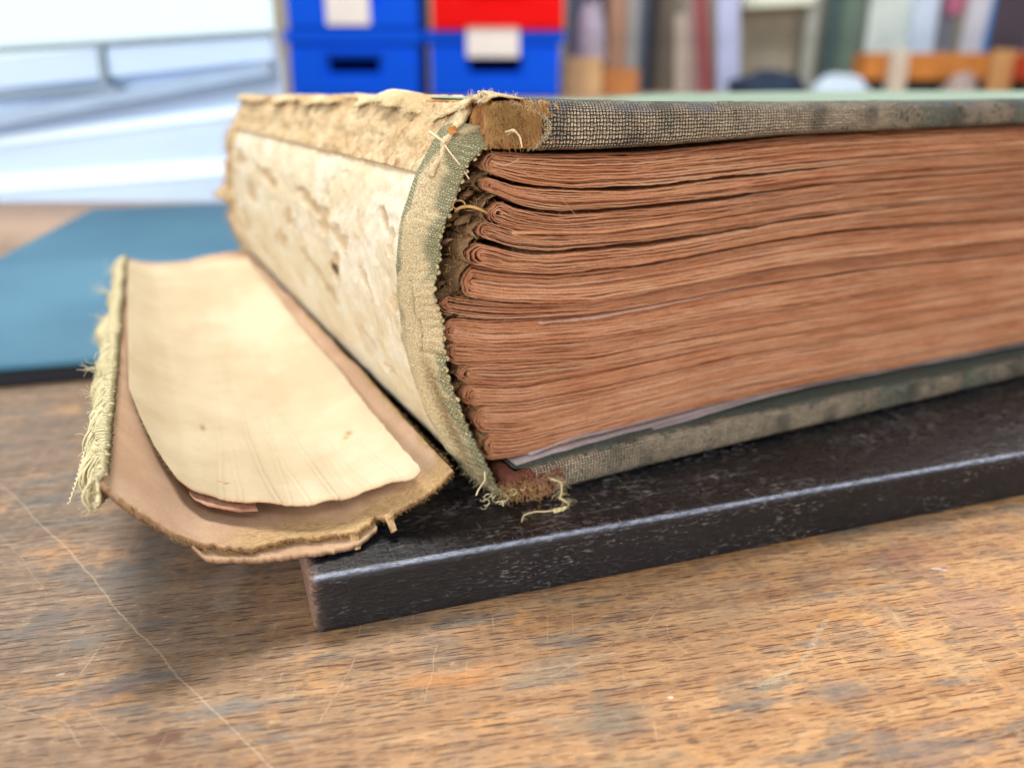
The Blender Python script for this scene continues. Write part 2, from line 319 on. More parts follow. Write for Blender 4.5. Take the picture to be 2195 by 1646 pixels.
def mat_wood_bench():
    t = NT("worn_beech_worktop"); G = rad(12.5)
    P = t.tc.outputs['Object']; v = t.mapping(P, rot=(0, 0, -G)); x, y, _ = t.sep(v)
    wob = t.noise(t.mapping(v, (6, 30, 1)), 1.0, 3, .5)
    yy = t.math('ADD', y, t.math('MULTIPLY', wob, .004)); vv = t.comb(x, yy, 0.)
    st = t.noise(t.mapping(vv, (1, 9, 1)), 24, 5, .62)          # broad streaks
    fs = t.noise(t.mapping(vv, (1, 11, 1)), 260, 5, .7)         # fine streaks
    g = t.noise(P, 4200, 4, .7); blot = t.noise(P, 20, 5, .62); blot2 = t.noise(t.mapping(P, loc=(5, 3, 0)), 55, 5, .65); blot3 = t.noise(t.mapping(vv, (1, 4, 1), loc=(2, 8, 0)), 42, 4, .6)
    X, Y, _ = t.sep(P); blot4 = t.noise(t.mapping(vv, (.6, 1.5, 1)), 260, 5, .7)
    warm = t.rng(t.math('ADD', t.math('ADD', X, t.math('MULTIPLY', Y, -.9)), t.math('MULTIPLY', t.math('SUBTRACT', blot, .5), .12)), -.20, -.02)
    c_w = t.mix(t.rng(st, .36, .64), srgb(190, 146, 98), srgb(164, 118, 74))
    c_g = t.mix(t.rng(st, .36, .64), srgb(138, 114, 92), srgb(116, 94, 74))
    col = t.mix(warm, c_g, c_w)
    col = t.mix(t.math('MULTIPLY', t.rng(fs, .54, .70), .28), col, srgb(116, 74, 44))
    col = t.mix(t.math('MULTIPLY', t.rng(fs, .46, .32), .35), col, srgb(204, 162, 108))
    col = t.mix(t.math('MULTIPLY', t.rng(blot, .53, .62), .5), col, srgb(116, 106, 94))
    col = t.mix(t.math('MULTIPLY', t.rng(blot2, .54, .64), .55), col, srgb(116, 100, 84))
    col = t.mix(t.math('MULTIPLY', t.rng(blot2, .44, .34), .35), col, srgb(208, 148, 78))
    col = t.mix(t.math('MULTIPLY', t.rng(blot3, .56, .66), .65), col, srgb(92, 94, 92))
    grime = t.noise(t.mapping(vv, (1, 2.5, 1), loc=(1, 4, 0)), 380, 6, .78)
    col = t.mix(t.math('MULTIPLY', t.rng(grime, .52, .63), .6), col, srgb(98, 88, 80)); col = t.mix(t.math('MULTIPLY', t.rng(grime, .45, .34), .4), col, srgb(206, 176, 138))
    col = t.mix(t.rng(Y, .40, .50, 0., .8), col, srgb(220, 180, 148))  # far worktop paled in the colour, standing in for overexposed light
    lg = t.noise(t.mapping(vv, (1, 26, 1), loc=(0, 3, 0)), 60, 5, .62); col = t.mix(t.math('MULTIPLY', t.rng(lg, .56, .66), .45), col, srgb(96, 66, 46)); col = t.mix(t.math('MULTIPLY', t.rng(lg, .42, .34), .3), col, srgb(206, 178, 144))
    # pores: short dark dashes lying along the grain
    dash = None
    for (sx, sy, hx, hy, seed, keep, amt) in ((250., 850., .38, .075, 0., .62, 1.), (330., 1150., .40, .085, 7.3, .70, .9), (150., 560., .40, .062, 3.1, .45, 1.), (480., 1700., .4, .13, 9.1, .6, .6)):
        q = t.comb(t.math('ADD', t.math('MULTIPLY', x, sx), seed), t.math('ADD', t.math('MULTIPLY', yy, sy), seed * 2), 0.)
        vo = t.n('ShaderNodeTexVoronoi', voronoi_dimensions='2D'); t.put(vo.inputs['Vector'], q); vo.inputs['Scale'].default_value = 1.; vo.inputs['Randomness'].default_value = .9
        df = t.n('ShaderNodeVectorMath', operation='SUBTRACT'); t.put(df.inputs[0], q); t.put(df.inputs[1], vo.outputs['Position'])
        dx, dy, _ = t.sep(df.outputs[0])
        e = t.math('ADD', t.math('POWER', t.math('MULTIPLY', t.math('ABSOLUTE', dx), 1 / hx), 2.), t.math('POWER', t.math('MULTIPLY', t.math('ABSOLUTE', dy), 1 / hy), 2.))
        cr = t.sep(vo.outputs['Color'])[0]
        d = t.math('MULTIPLY', t.math('MULTIPLY', t.rng(e, 1.1, .5), t.math('GREATER_THAN', cr, keep)), amt)
        dash = d if dash is None else t.math('MAXIMUM', dash, d)
    dashcol = t.mix(warm, srgb(52, 36, 26), srgb(84, 38, 14))
    col = t.mix(t.math('MULTIPLY', dash, 1.), col, dashcol)
    # stains with a shape of their own, plus one painted shadow (centre x, y, half sizes in mm, turn, colour, strength)
    S = [(74, 140, 9, 5, 15, (140, 92, 76), .5), (77, 124, 7, 9, -20, (134, 106, 100), .5), (55, 92, 9, 4, 12, (112, 98, 92), .7), (35, 123, 8, 7, 30, (150, 122, 92), .6),
         (31, 110, 7, 5, 0, (140, 108, 80), .5), (66, 112, 4, 9, 25, (226, 182, 124), .35), (-47, 93.6, 2.2, 1.7, 0, (84, 44, 28), .9), (-46.9, 90.4, 1.5, 1.3, 0, (84, 44, 28), .8), (24.3, 93.6, 1.0, .8, 0, (64, 38, 34), .9),
         (-76, 119, 8, 2.5, 40, (88, 90, 90), .7), (-67, 115, 3.5, 2.6, 10, (84, 96, 96), .6), (-70, 134, 12, 6, -10, (104, 102, 98), .45), (-49, 133, 3, 8, 5, (170, 160, 150), .35), (6, 108, 9, 3, 20, (112, 114, 108), .5),
         (-40, 100, 8, 1.6, 14, (104, 112, 112), .7), (-58, 104, 7, 2.5, 30, (104, 84, 80), .5), (-62, 146, 11, 5, 10, (100, 98, 96), .5), (-20, 120, 8, 2, 14, (88, 84, 78), .6), (12, 97, 8, 2.2, 12, (116, 116, 104), .45), (-8, 106, 10, 2, 13, (196, 128, 60), .5),
         (50, 104, 6, 2.5, 12, (122, 106, 100), .6), (16, 89, 8, 2, 12, (128, 116, 92), .4), (44, 128, 14, 2.2, 18, (96, 58, 38), .5)]  # last entry paints the black board's shadow on the worktop
    for (cx, cy, rx, ry, an, c, stg) in S:
        q = t.n('ShaderNodeVectorMath', operation='SUBTRACT'); t.put(q.inputs[0], P); q.inputs[1].default_value = (cx * .001, cy * .001, 0)
        m = t.mapping(q.outputs[0], (1, 1, 1), rot=(0, 0, rad(-an))); a_, b_, _ = t.sep(m)
        e = t.math('SQRT', t.math('ADD', t.math('POWER', t.math('MULTIPLY', t.math('ABSOLUTE', a_), 1000. / rx), 2.), t.math('POWER', t.math('MULTIPLY', t.math('ABSOLUTE', b_), 1000. / ry), 2.)))
        e = t.math('ADD', e, t.math('MULTIPLY', t.math('SUBTRACT', blot4, .5), 4.2)); e = t.math('ADD', e, t.math('MULTIPLY', t.math('SUBTRACT', fs, .5), 1.4))
        col = t.mix(t.math('MULTIPLY', t.rng(e, 1.25, .45), stg * .75), col, srgb(*c))
    # scratches: polylines in mm
    L = [([(-110, 169), (-97, 156.5), (-70.6, 129), (-52.1, 109.6), (-42.6, 99.8), (-31.1, 88.5), (-20, 78)], .38, .55, (214, 190, 156)),
         ([(-24, 110.7), (-26.8, 96.7)], .22, .6, (220, 184, 140)), ([(-11.1, 113.6), (-12.1, 101.3)], .18, .6, (220, 184, 140)), ([(-12.6, 94), (-13.2, 90)], .2, .5, (220, 184, 140)),
         ([(25.3, 124.2), (21.2, 118.4)], .2, .5, (224, 190, 150)), ([(11.6, 110.7), (5.7, 106.4)], .3, .5, (214, 190, 160)), ([(25.1, 119.6), (25.3, 115), (26.5, 111.9)], .16, .5, (224, 196, 160)),
         ([(20, 118), (14, 112.5)], .2, .35, (220, 190, 150)), ([(49, 116), (52, 105)], .15, .4, (230, 190, 140)), ([(-60, 99), (-52, 93)], .2, .4, (210, 185, 155)), ([(-75, 101), (-62, 97), (-57, 92)], .25, .45, (214, 192, 164)),
         ([(70, 126), (80, 108)], .3, .35, (236, 196, 140)), ([(51, 120.3), (47.1, 114.2), (44, 110.2), (40.7, 106.9), (36.5, 104.4)], 1.0, .6, (176, 168, 140)), ([(40, 106.5), (37, 104.6)], 1.9, .5, (176, 170, 142)),
         ([(22.3, 101.8), (22.6, 101.9)], .5, 1., (240, 238, 236)), ([(76, 135.9), (78, 135.5)], .7, .9, (220, 226, 240)), ([(-67.6, 106.7), (-67, 107.1)], .5, .9, (220, 210, 196)), ([(-100, 150), (-80, 128)], .25, .3, (200, 180, 150)),
         ([(-86, 121), (-78, 131)], .25, .35, (180, 170, 150)), ([(-22, 101), (-24, 97)], .15, .4, (210, 180, 130))]
    rough_n = t.noise(P, 2600, 3, .7)
    wx = t.math('ADD', X, t.math('MULTIPLY', t.math('SUBTRACT', blot2, .5), .0035)); scm = None
    for pts, wd, stg, c in L:
        for (ax, ay), (bx, by) in zip(pts[:-1], pts[1:]):
            ax, ay, bx, by = ax * .001, ay * .001, bx * .001, by * .001; ll = (bx - ax) ** 2 + (by - ay) ** 2
            px = t.math('SUBTRACT', wx, ax); py = t.math('SUBTRACT', Y, ay)
            h = t.math('DIVIDE', t.math('ADD', t.math('MULTIPLY', px, bx - ax), t.math('MULTIPLY', py, by - ay)), ll, clamp=True)
            dj = None; ex = t.math('SUBTRACT', px, t.math('MULTIPLY', h, bx - ax)); ey = t.math('SUBTRACT', py, t.math('MULTIPLY', h, by - ay))
            dd = t.math('SQRT', t.math('ADD', t.math('MULTIPLY', ex, ex), t.math('MULTIPLY', ey, ey)))
            dd = t.math('ADD', dd, t.math('MULTIPLY', t.math('SUBTRACT', grime, .5), wd * .0012)) if wd > .8 else dd
            m = t.math('MULTIPLY', t.rng(dd, wd * .0006, wd * .00025), t.rng(rough_n, .40, .54, .1, 1.))
            col = t.mix(t.math('MULTIPLY', m, stg * .62), col, srgb(*c))
    # fine random rubbing
    rub = t.noise(t.mapping(P, (1, .05, 1), rot=(0, 0, rad(35))), 1400, 2, .5); rub2 = t.noise(t.mapping(P, (1, .05, 1), rot=(0, 0, rad(-25))), 1100, 2, .5)
    col = t.mix(t.math('MULTIPLY', t.math('MAXIMUM', t.rng(rub, .70, .78), t.rng(rub2, .70, .78)), .28), col, srgb(210, 182, 144))
    col = t.mix(.38, col, t.mix(t.rng(g, .3, .7), (.5, .5, .5), (1, 1, 1)), 'MULTIPLY')
    hgt = t.math('SUBTRACT', t.math('ADD', t.math('MULTIPLY', fs, .7), t.math('MULTIPLY', g, .35)), t.math('MULTIPLY', dash, 2.0))
    r = t.math('ADD', .42, t.math('MULTIPLY', blot2, .3))
    return t.fin(col, r, t.bump(hgt, .5, .00025), .35)

def mat_plain(name, c, rough=.5, spec=.4, var=.12, scale=12., bump=0., metallic=0.):
    t = NT(name); v = t.tc.outputs['Object']; a = t.noise(v, scale, 4, .6)
    c2 = tuple(x * (1 - var * 2.2) for x in c)
    return t.fin(t.mix(t.rng(a, .3, .7), c2, c), rough, t.bump(t.noise(v, scale * 20, 3, .6), max(bump, .05), .001), spec, Metallic=metallic)

M_PAGES = mat_pages(); M_WEAVE = mat_weave(); M_GREEN = mat_green_cover(); M_SPINE = mat_spine_paper(); M_SHEET = mat_sheet()
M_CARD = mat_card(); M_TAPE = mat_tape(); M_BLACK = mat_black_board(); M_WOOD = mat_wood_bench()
M_CORE = mat_fibrous("worn_pulp_board", srgb(200, 152, 96), srgb(156, 104, 66), srgb(104, 64, 46), 2200, (1.2, 1, .35), .9, .0006, big=200.)
M_CORE2 = mat_fibrous("red_brown_pulp_board", srgb(116, 70, 54), srgb(84, 50, 40), srgb(150, 104, 84), 2600, (1, 1, 1), .8, .0004)
M_FRAY = mat_fibrous("frayed_buff_cloth", srgb(220, 200, 158), srgb(190, 162, 116), srgb(230, 216, 184), 3000, (1, 1, 1), .5, .0003)
M_FIBRE = mat_plain("pale_fibre", srgb(226, 208, 170), .8, .1, .1, 300)
M_FIBRE_TAN = mat_plain("tan_fibre", srgb(196, 158, 104), .8, .1, .15, 300)
M_FIBRE_SAGE = mat_plain("sage_thread", srgb(222, 212, 172), .8, .1, .15, 200)
M_YTHREAD = mat_plain("ochre_thread", srgb(196, 180, 134), .8, .1, .2, 400)
M_WHITEPAPER = mat_fibrous("white_endpaper", srgb(164, 150, 150), srgb(140, 126, 126), None, 2900, (1, 1, 1), .2, .0002)
M_GLUE = mat_fibrous("old_glue_lumps", srgb(134, 104, 74), srgb(84, 62, 44), srgb(168, 146, 118), 2600, (1, 1, 1), .7, .0004, .7)

# ------------------------------------------------------------------ worktop and room behind
def box(name, x0, x1, y0, y1, z0, z1, mat, parent=None, bev=0.0, loc=None, rot=None, taper=0.):
    """bevelled box, built round its own base centre"""
    cx, cy = (x0 + x1) / 2, (y0 + y1) / 2
    V = []
    hx, hy, H = (x1 - x0) / 2, (y1 - y0) / 2, z1 - z0
    b = max(bev, min(hx, hy, H / 2) * .04)
    lev = [(0, b), (b, 0), (H - b, 0), (H, b)]
    for z, ins in lev:
        tp = 1 - taper * (1 - z / H)
        for sx, sy in ((-1, -1), (1, -1), (1, 1), (-1, 1)):
            for (ux, uy) in (((b, 0), (0, b)) if sx * sy < 0 else ((0, b), (b, 0))):
                V.append((sx * max(hx * tp - ux - ins, 0), sy * max(hy * tp - uy - ins, 0), z))
    n = 8; F = []
    for k in range(3):
        for i in range(n): F.append((k * n + i, k * n + (i + 1) % n, (k + 1) * n + (i + 1) % n, (k + 1) * n + i))
    F.append(tuple(range(n - 1, -1, -1))); F.append(tuple(range(3 * n, 4 * n)))
    o = mesh_obj(name, V, F, mat, parent, smooth=False)
    o.location = loc if loc else (cx, cy, z0)
    if rot: o.rotation_euler = rot
    return o

V, F = [], []
xs = [-3.0, 4.0]; ys = [-.35, 3.4]
V = [(xs[0], ys[0], 0), (xs[1], ys[0], 0), (xs[1], ys[1], 0), (xs[0], ys[1], 0), (xs[0], ys[0], -.04), (xs[1], ys[0], -.04), (xs[1], ys[1], -.04), (xs[0], ys[1], -.04)]
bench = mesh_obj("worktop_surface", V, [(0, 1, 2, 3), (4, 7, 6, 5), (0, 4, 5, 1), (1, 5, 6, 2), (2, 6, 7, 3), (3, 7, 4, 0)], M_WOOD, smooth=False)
setp(bench, "scratched and stained beech worktop under everything", kind='structure')

# ------------------------------------------------------------------ black board under the book
bb_root = bpy.data.objects.new("black_board", None); COL.objects.link(bb_root)
bb_root.location = (-0.0312, 0.1163, 0.0); bb_root.rotation_euler = (0, 0, rad(18.9))
setp(bb_root, "thick worn black wooden board lying under the old book", "board")
def black_board():
    Lx, Ly, H, r = .330, .205, .01045, .0008
    # closed ring section in (y,z), swept along x with extra rows near the end
    sec = []; up = []
    def arc(cy, cz, a0, a1, n=6):
        for k in range(n + 1):
            a = rad(a0 + (a1 - a0) * k / n); sec.append((cy + r * math.cos(a), cz + r * math.sin(a)))
    rb = r
    arc(rb, rb, 270, 180); nmid = 12
    z0, z1 = rb, H - rb
    for k in range(1, nmid): sec.append((0, z0 + (z1 - z0) * k / nmid))
    arc(rb, H - rb, 180, 90)
    for k in range(1, 60): sec.append((rb + (.06) * (k / 60) ** 1.3, H))
    for k in range(1, 8): sec.append((rb + .06 + (Ly - 2 * rb - .06) * k / 8, H))
    arc(Ly - rb, H - rb, 90, 0); arc(Ly - rb, rb, 0, -90)
    sec = np.array(sec); ns = len(sec)
    xsv = np.concatenate([[0, .0001, .0004, .0009], np.linspace(.0014, .17, 330), np.linspace(.18, Lx, 12)])
    ins = np.interp(xsv, [0, .0001, .0004, .0009, .0014], [.0008, .0005, .00022, .00005, 0])
    P = np.zeros((len(xsv), ns, 3)); cy, cz = Ly / 2, H / 2
    for i, (x, q) in enumerate(zip(xsv, ins)):
        yy = sec[:, 0]; zz = sec[:, 1]
        P[i, :, 0] = x
        P[i, :, 1] = yy + q * np.where(yy < .003, 1, np.where(yy > Ly - .003, -1, 0))
        P[i, :, 2] = zz + q * np.where(zz > H - .003, -1, np.where(zz < .003, 1, 0))
    X, Y, Z = P[..., 0] * 1e3, P[..., 1] * 1e3, P[..., 2] * 1e3
    edge = np.exp(-((Z - H * 1e3 + .2) ** 2 + (Y - .2) ** 2) / .8)
    n1 = fbm(X * .6, Y * .9, Z * .9, 5, 4); n2 = fbm(X * 2.2, Y * 2.5, Z * 2.5, 8, 3)
    P[..., 1] += (.00007 * n1 + .00005 * n2 + .0001 * edge * (n2 + .5)) * (Y < 1.5)
    P[..., 2] -= (.00012 * edge * np.clip(n2 + n1, 0, 1)) + .00002 * n2 * (Z > 9)
    P[..., 0] += .0003 * fbm(Y * .7, Z * .7, 0, 3, 3) * np.exp(-X / .8)
    V = P.reshape(-1, 3); F = gridF(len(xsv), ns, 0, True)
    capc = len(V); V = np.vstack([V, [[.0001, Ly / 2, H / 2]], [[Lx, Ly / 2, H / 2]]])
    up = sst(H * 1e3 - .9, H * 1e3 - .1, Z).reshape(-1)
    endw = (np.exp(-X / .5)).reshape(-1)
    col = np.zeros((len(V), 4)); col[:-2, 0] = up; col[:-2, 1] = endw; col[:-2, 2] = np.exp(-(((Z - H * 1e3 + .15) / .42) ** 2 + ((Y - .2) / .5) ** 2)).reshape(-1); col[-2, 1] = 1; col[:, 3] = 1  # third channel masks the painted edge highlight
    F = [tuple(f) for f in F]
    n = ns; last = (len(xsv) - 1) * ns
    for k in range(n): F.append((capc, (k + 1) % n, k)); F.append((capc + 1, last + k, last + (k + 1) % n))
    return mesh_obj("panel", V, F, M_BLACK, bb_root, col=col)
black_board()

# ------------------------------------------------------------------ THE BOOK.  local frame: x = p (mm, away from spine), y = d (mm, away from tail), z
ANG = math.atan2(1.0646, 2.061); CX, CY, ZB = -0.00065, 0.14405, 0.010455
book = bpy.data.objects.new("book", None); COL.objects.link(book); book.location = (CX, CY, ZB); book.rotation_euler = (0, 0, ANG)
setp(book, "thick old book with torn spine and brown page edges, lying on the black board", "book")
def L(P):
    P = np.array(P, float) * .001; P[..., 2] -= ZB; return P
LEN = 190.; WID = 285.
tilt = lambda d: -4.2 * np.clip(np.asarray(d, float), 0, None) / LEN     # the top sinks towards the head

# --- page block contours, heights of the divisions between gatherings (p mm -> z mm)
CT = [
 ([-5, 1.5, 10, 26, 40, 61, 130, 300], [72.3, 71.9, 71.2, 70.8, 71.4, 72.2, 72.3, 72.0]),
 ([-7.7, -4, 1.5, 6, 13, 27, 60, 85, 125, 300], [70.3, 69.2, 67.2, 66.2, 65.3, 64.9, 65.9, 66.5, 66.7, 66.5]),
 ([-5, -3, -1, 1.5, 6.5, 11, 27, 46, 68, 133, 300], [66.3, 65.7, 64.9, 63.6, 62.2, 61.6, 61.4, 61.9, 62.8, 62.4, 62]),
 ([-7, -5, -2, 1.6, 10, 27, 47, 86, 300], [62.6, 61.7, 60.4, 59.0, 57.7, 57.2, 58.0, 59.4, 59.2]),
 ([-8, -3, .7, 7.6, 27.5, 47, 63, 87, 135, 300], [59.2, 58.0, 56.4, 55.2, 54.9, 55.5, 56.5, 56.8, 56.2, 56]),
 ([-9, -7.6, -4.3, .4, 10, 33, 58, 81, 137, 300], [55.2, 54.8, 53.5, 52.3, 50.9, 50.9, 52.5, 53.0, 51.0, 51]),
 ([-13, -7.8, 1, 10, 18, 33, 65, 139, 300], [50.6, 48.6, 46.6, 45.4, 44.6, 45.0, 46.4, 45.6, 45.5]),
 ([-13, -3.5, 3.3, 18, 31, 54, 89, 140, 300], [46.4, 44.2, 43.4, 42.5, 42.6, 43.5, 43.8, 42.3, 42]),
 ([-12.5, -3, 2, 18, 54, 141, 300], [41.8, 39.4, 38.8, 37.5, 37.8, 37.0, 37]),
 ([-11, -8, .3, 18, 54, 142, 300], [37.6, 36.8, 35.7, 33.9, 34.4, 33.4, 33]),
 ([-9, -6, 0, 5, 18, 54, 144, 300], [33.6, 32.9, 31.6, 31.0, 31.1, 32.2, 31.2, 31]),
 ([-8, -5, 5, 18.7, 55, 145, 300], [29.4, 28.4, 26.9, 26.9, 28.3, 26.9, 27]),
 ([-6, 1.7, 19, 54, 145, 300], [23.9, 22.0, 22.4, 24.2, 22.6, 22.5]),
 ([-3, 2.4, 4.5, 21, 55.7, 147, 300], [17.6, 17.0, 17.0, 17.9, 19.3, 18.2, 18.0]),
]
# (recess of the tail edge in mm, leaves in half gathering, nose p)
SG = [(.4, 6, -4.4), (.0, 4, -4.6), (.5, 5, -3.4), (.0, 5, -5.4), (.2, 4, -6.9), (1.0, 4, -8.2), (1.1, 3, -12.2),
      (.9, 4, -12.2), (1.2, 4, -11.6), (1.1, 3, -8.6), (1.4, 4, -8.0), (1.2, 5, -6.2), (1.3, 6, -5.0)]
def cz(k, p): return smooth_interp(p, *CT[k], w=1.6)
def gathering(k):
    rec, m, nose = SG[k]; m += 1 if k < 6 else 2; gapT = [.15, .75, .8, .12, 1.05, .35, .12, .45, .08, .05, .25, .05, .05][k]
    V = []; F = []; C = []; off = 0
    ps_far = np.concatenate([np.arange(0, 60, .7), np.arange(60, 160, 2.), [170, 200, 240, WID - 6]])
    for j in range(m):
        fr = 1 - (j + .5) / m
        H0 = float(cz(k, nose + 2.5) - cz(k + 1, nose + 2.5)); Rx = min(H0 * .55, 2.6) * fr * rng.uniform(.75, 1.1)
        pc = nose + min(H0 * .55, 2.6) + rng.uniform(-.3, .35)
        ps = pc + ps_far
        top = cz(k, ps) - gapT * (1 - .75 * sst(30, 110, ps)) * (.92 + .16 * noise(ps * .08, k, 0, 3)); bot = cz(k + 1, ps); mid = (top + bot) / 2; hf = (top - bot) / 2
        zt = mid + hf * fr; zb_ = mid - hf * fr
        na = 9; aa = np.linspace(90, 270, na + 2)[1:-1]
        zt0, zb0 = zt[0], zb_[0]
        ax = pc + Rx * np.cos(np.radians(aa)); az = (zt0 + zb0) / 2 + (zt0 - zb0) / 2 * np.sin(np.radians(aa))
        P = np.concatenate([ps[::-1], ax, ps]); Z = np.concatenate([zt[::-1], az, zb_])
        n = len(P); side = np.concatenate([np.full(len(ps), 1), np.full(na, 0), np.full(len(ps), -1)])
        fade = 1 - sst(60, 140, P) * .6
        Z = Z + (.12 * noise(P * .09, j * 1.1 + side * 7, k, 10) + .10 * noise(P * .22, j * 3.1 + side * 7, k, 11) + .06 * noise(P * .9, j * 5.3 + side * 3, k, 12)) * fade * (np.abs(side))
        P = P + (.34 * noise(Z * 1.3, j * .6, k, 33) + .12 * noise(Z * 4, j, k, 34)) * (side == 0); Z = Z + .16 * noise(P * 2.1 + j * .3, Z * .7, k, 35) * np.exp(-np.clip(P - nose, 0, None) / 5.)
        tx = np.gradient(P); tz = np.gradient(Z); ln = np.hypot(tx, tz) + 1e-9; nx, nz = -tz / ln, tx / ln
        sp = (top - bot).mean() / (2 * m) if m else .5
        th = sp * (.462 + .028 * noise(P * .7, j * 2.2, k, 5) + .03 * noise(P * 2.6, j * 4.1, k, 6))
        jit = {1: rng.normal(0, .24) + (.9 if rng.uniform() < .09 else 0), -1: rng.normal(0, .24) + (.9 if rng.uniform() < .09 else 0), 0: 0}
        dfr = rec + np.array([jit[s] for s in side]) + (side == 1) * {5: 1.3, 6: .9, 7: .9, 1: .4}.get(k, 0) + .55 * fr ** 4 + .16 * noise(P * .12, j * 1.7 + side * 9, k, 21) + .06 * noise(P * 1.7, j * 3.7 + side * 5, k, 22)
        w_ = np.exp(-np.clip(P - pc, 0, None) / 3.); dfr = rec + (dfr - rec) * (1 - .6 * w_) + .5 * w_ * (side == 0)
        # rows: back outer, front outer (rounded), ridge, front inner, back inner
        rows = [(1, LEN - 4, 1), (1, .22, 1), (.74, .0, 1), (-.74, .0, 1), (-1, .22, 1), (-1, LEN - 4, 1)]
        blk = np.zeros((n, 6, 3))
        for r_, (sgn, dd, _) in enumerate(rows):
            blk[:, r_, 0] = P + nx * th * sgn; blk[:, r_, 2] = Z + nz * th * sgn
            if dd > 10: blk[:, r_, 1] = dd; blk[:, r_, 2] += tilt(LEN) * (Z - 15) / 60; blk[:, r_, 0] += 3.5
            else: blk[:, r_, 1] = dfr + dd
        blk[:, 2:4, 1] += .05 * noise(P * 3.1, j, k, 44)[:, None]
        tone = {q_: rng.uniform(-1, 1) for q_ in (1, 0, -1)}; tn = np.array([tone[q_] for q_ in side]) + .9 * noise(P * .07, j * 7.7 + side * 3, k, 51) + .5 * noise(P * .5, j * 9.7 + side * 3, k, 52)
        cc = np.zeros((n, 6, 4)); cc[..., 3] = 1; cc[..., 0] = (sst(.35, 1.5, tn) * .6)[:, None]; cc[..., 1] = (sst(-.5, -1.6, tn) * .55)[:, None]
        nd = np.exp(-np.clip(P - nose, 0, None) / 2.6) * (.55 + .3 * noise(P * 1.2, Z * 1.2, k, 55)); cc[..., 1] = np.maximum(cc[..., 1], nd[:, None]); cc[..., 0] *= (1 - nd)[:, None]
        cc[:, [0, 1, 4, 5], 1] = np.maximum(cc[:, [0, 1, 4, 5], 1], .45)  # leaf sides painted darker as shade in the gaps
        C.append(cc.reshape(-1, 4))
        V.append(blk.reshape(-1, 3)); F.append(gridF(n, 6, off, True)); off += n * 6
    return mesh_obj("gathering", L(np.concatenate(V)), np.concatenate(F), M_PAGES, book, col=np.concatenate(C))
for k in range(13): gathering(k)

def leaf(name, tp, tz, p0, p1, d0, th, mat, rampd=2.6):
    ps = np.arange(p0, p1, 1.2); z = smooth_interp(ps, tp, tz, 1.); 
    P = np.zeros((len(ps), 3, 3)); B = np.zeros_like(P)
    for j, dd in enumerate((d0, d0 + 3, LEN - 5)):
        P[:, j] = np.stack([ps, dd + (.2 * noise(ps * .3, 0, 0, 9) + rampd * sst(28, 85, ps) if j == 0 else 0 * ps), z + th / 2 + (tilt(LEN) * .3 if j == 2 else 0)], -1)
        B[:, j] = P[:, j] - [0, 0, th]
    V, F = slab_from_grid(P, B); return mesh_obj(name, L(V), F, mat, book)
leaf("endpaper", [.6, 6, 19, 56, 70, 148, 300], [15.5, 16.4, 17.2, 18.7, 18.7, 17.2, 17], 1.5, WID - 8, .6, .20, M_WHITEPAPER)
leaf("endpaper", [.6, 6, 19, 56, 70, 148, 300], [15.2, 15.8, 16.6, 18.1, 18.2, 16.8, 16.6], 2.5, WID - 8, .2, .24, M_WHITEPAPER)
leaf("flyleaf", [2, 6, 14, 21, 56, 148, 300], [16.9, 17.4, 18.6, 18.6, 19.9, 18.7, 18.5], 5, WID - 8, .9, .2, M_WHITEPAPER, 3.)
leaf("loose_white_leaf", [-8, 0, 4, 18, 54, 89, 140, 300], [43.6, 42.9, 42.3, 41.6, 42.9, 43.1, 41.8, 41.5], 7, WID - 8, 1.0, .24, mat_fibrous("pale_pink_leaf", srgb(196, 158, 138), srgb(176, 132, 110), None, 2500, (1, 1, 1), .3, .0002))
leaf("white_leaf", [-8, 4, 18, 45, 54, 89, 140, 300], [59.2, 58.6, 57.5, 58.3, 58.6, 59.6, 59.6, 59.6], 1, WID - 8, -.2, .42, mat_fibrous("buff_leaf", srgb(208, 154, 118), srgb(190, 134, 98), None, 2500, (1, 1, 1), .3, .0002))

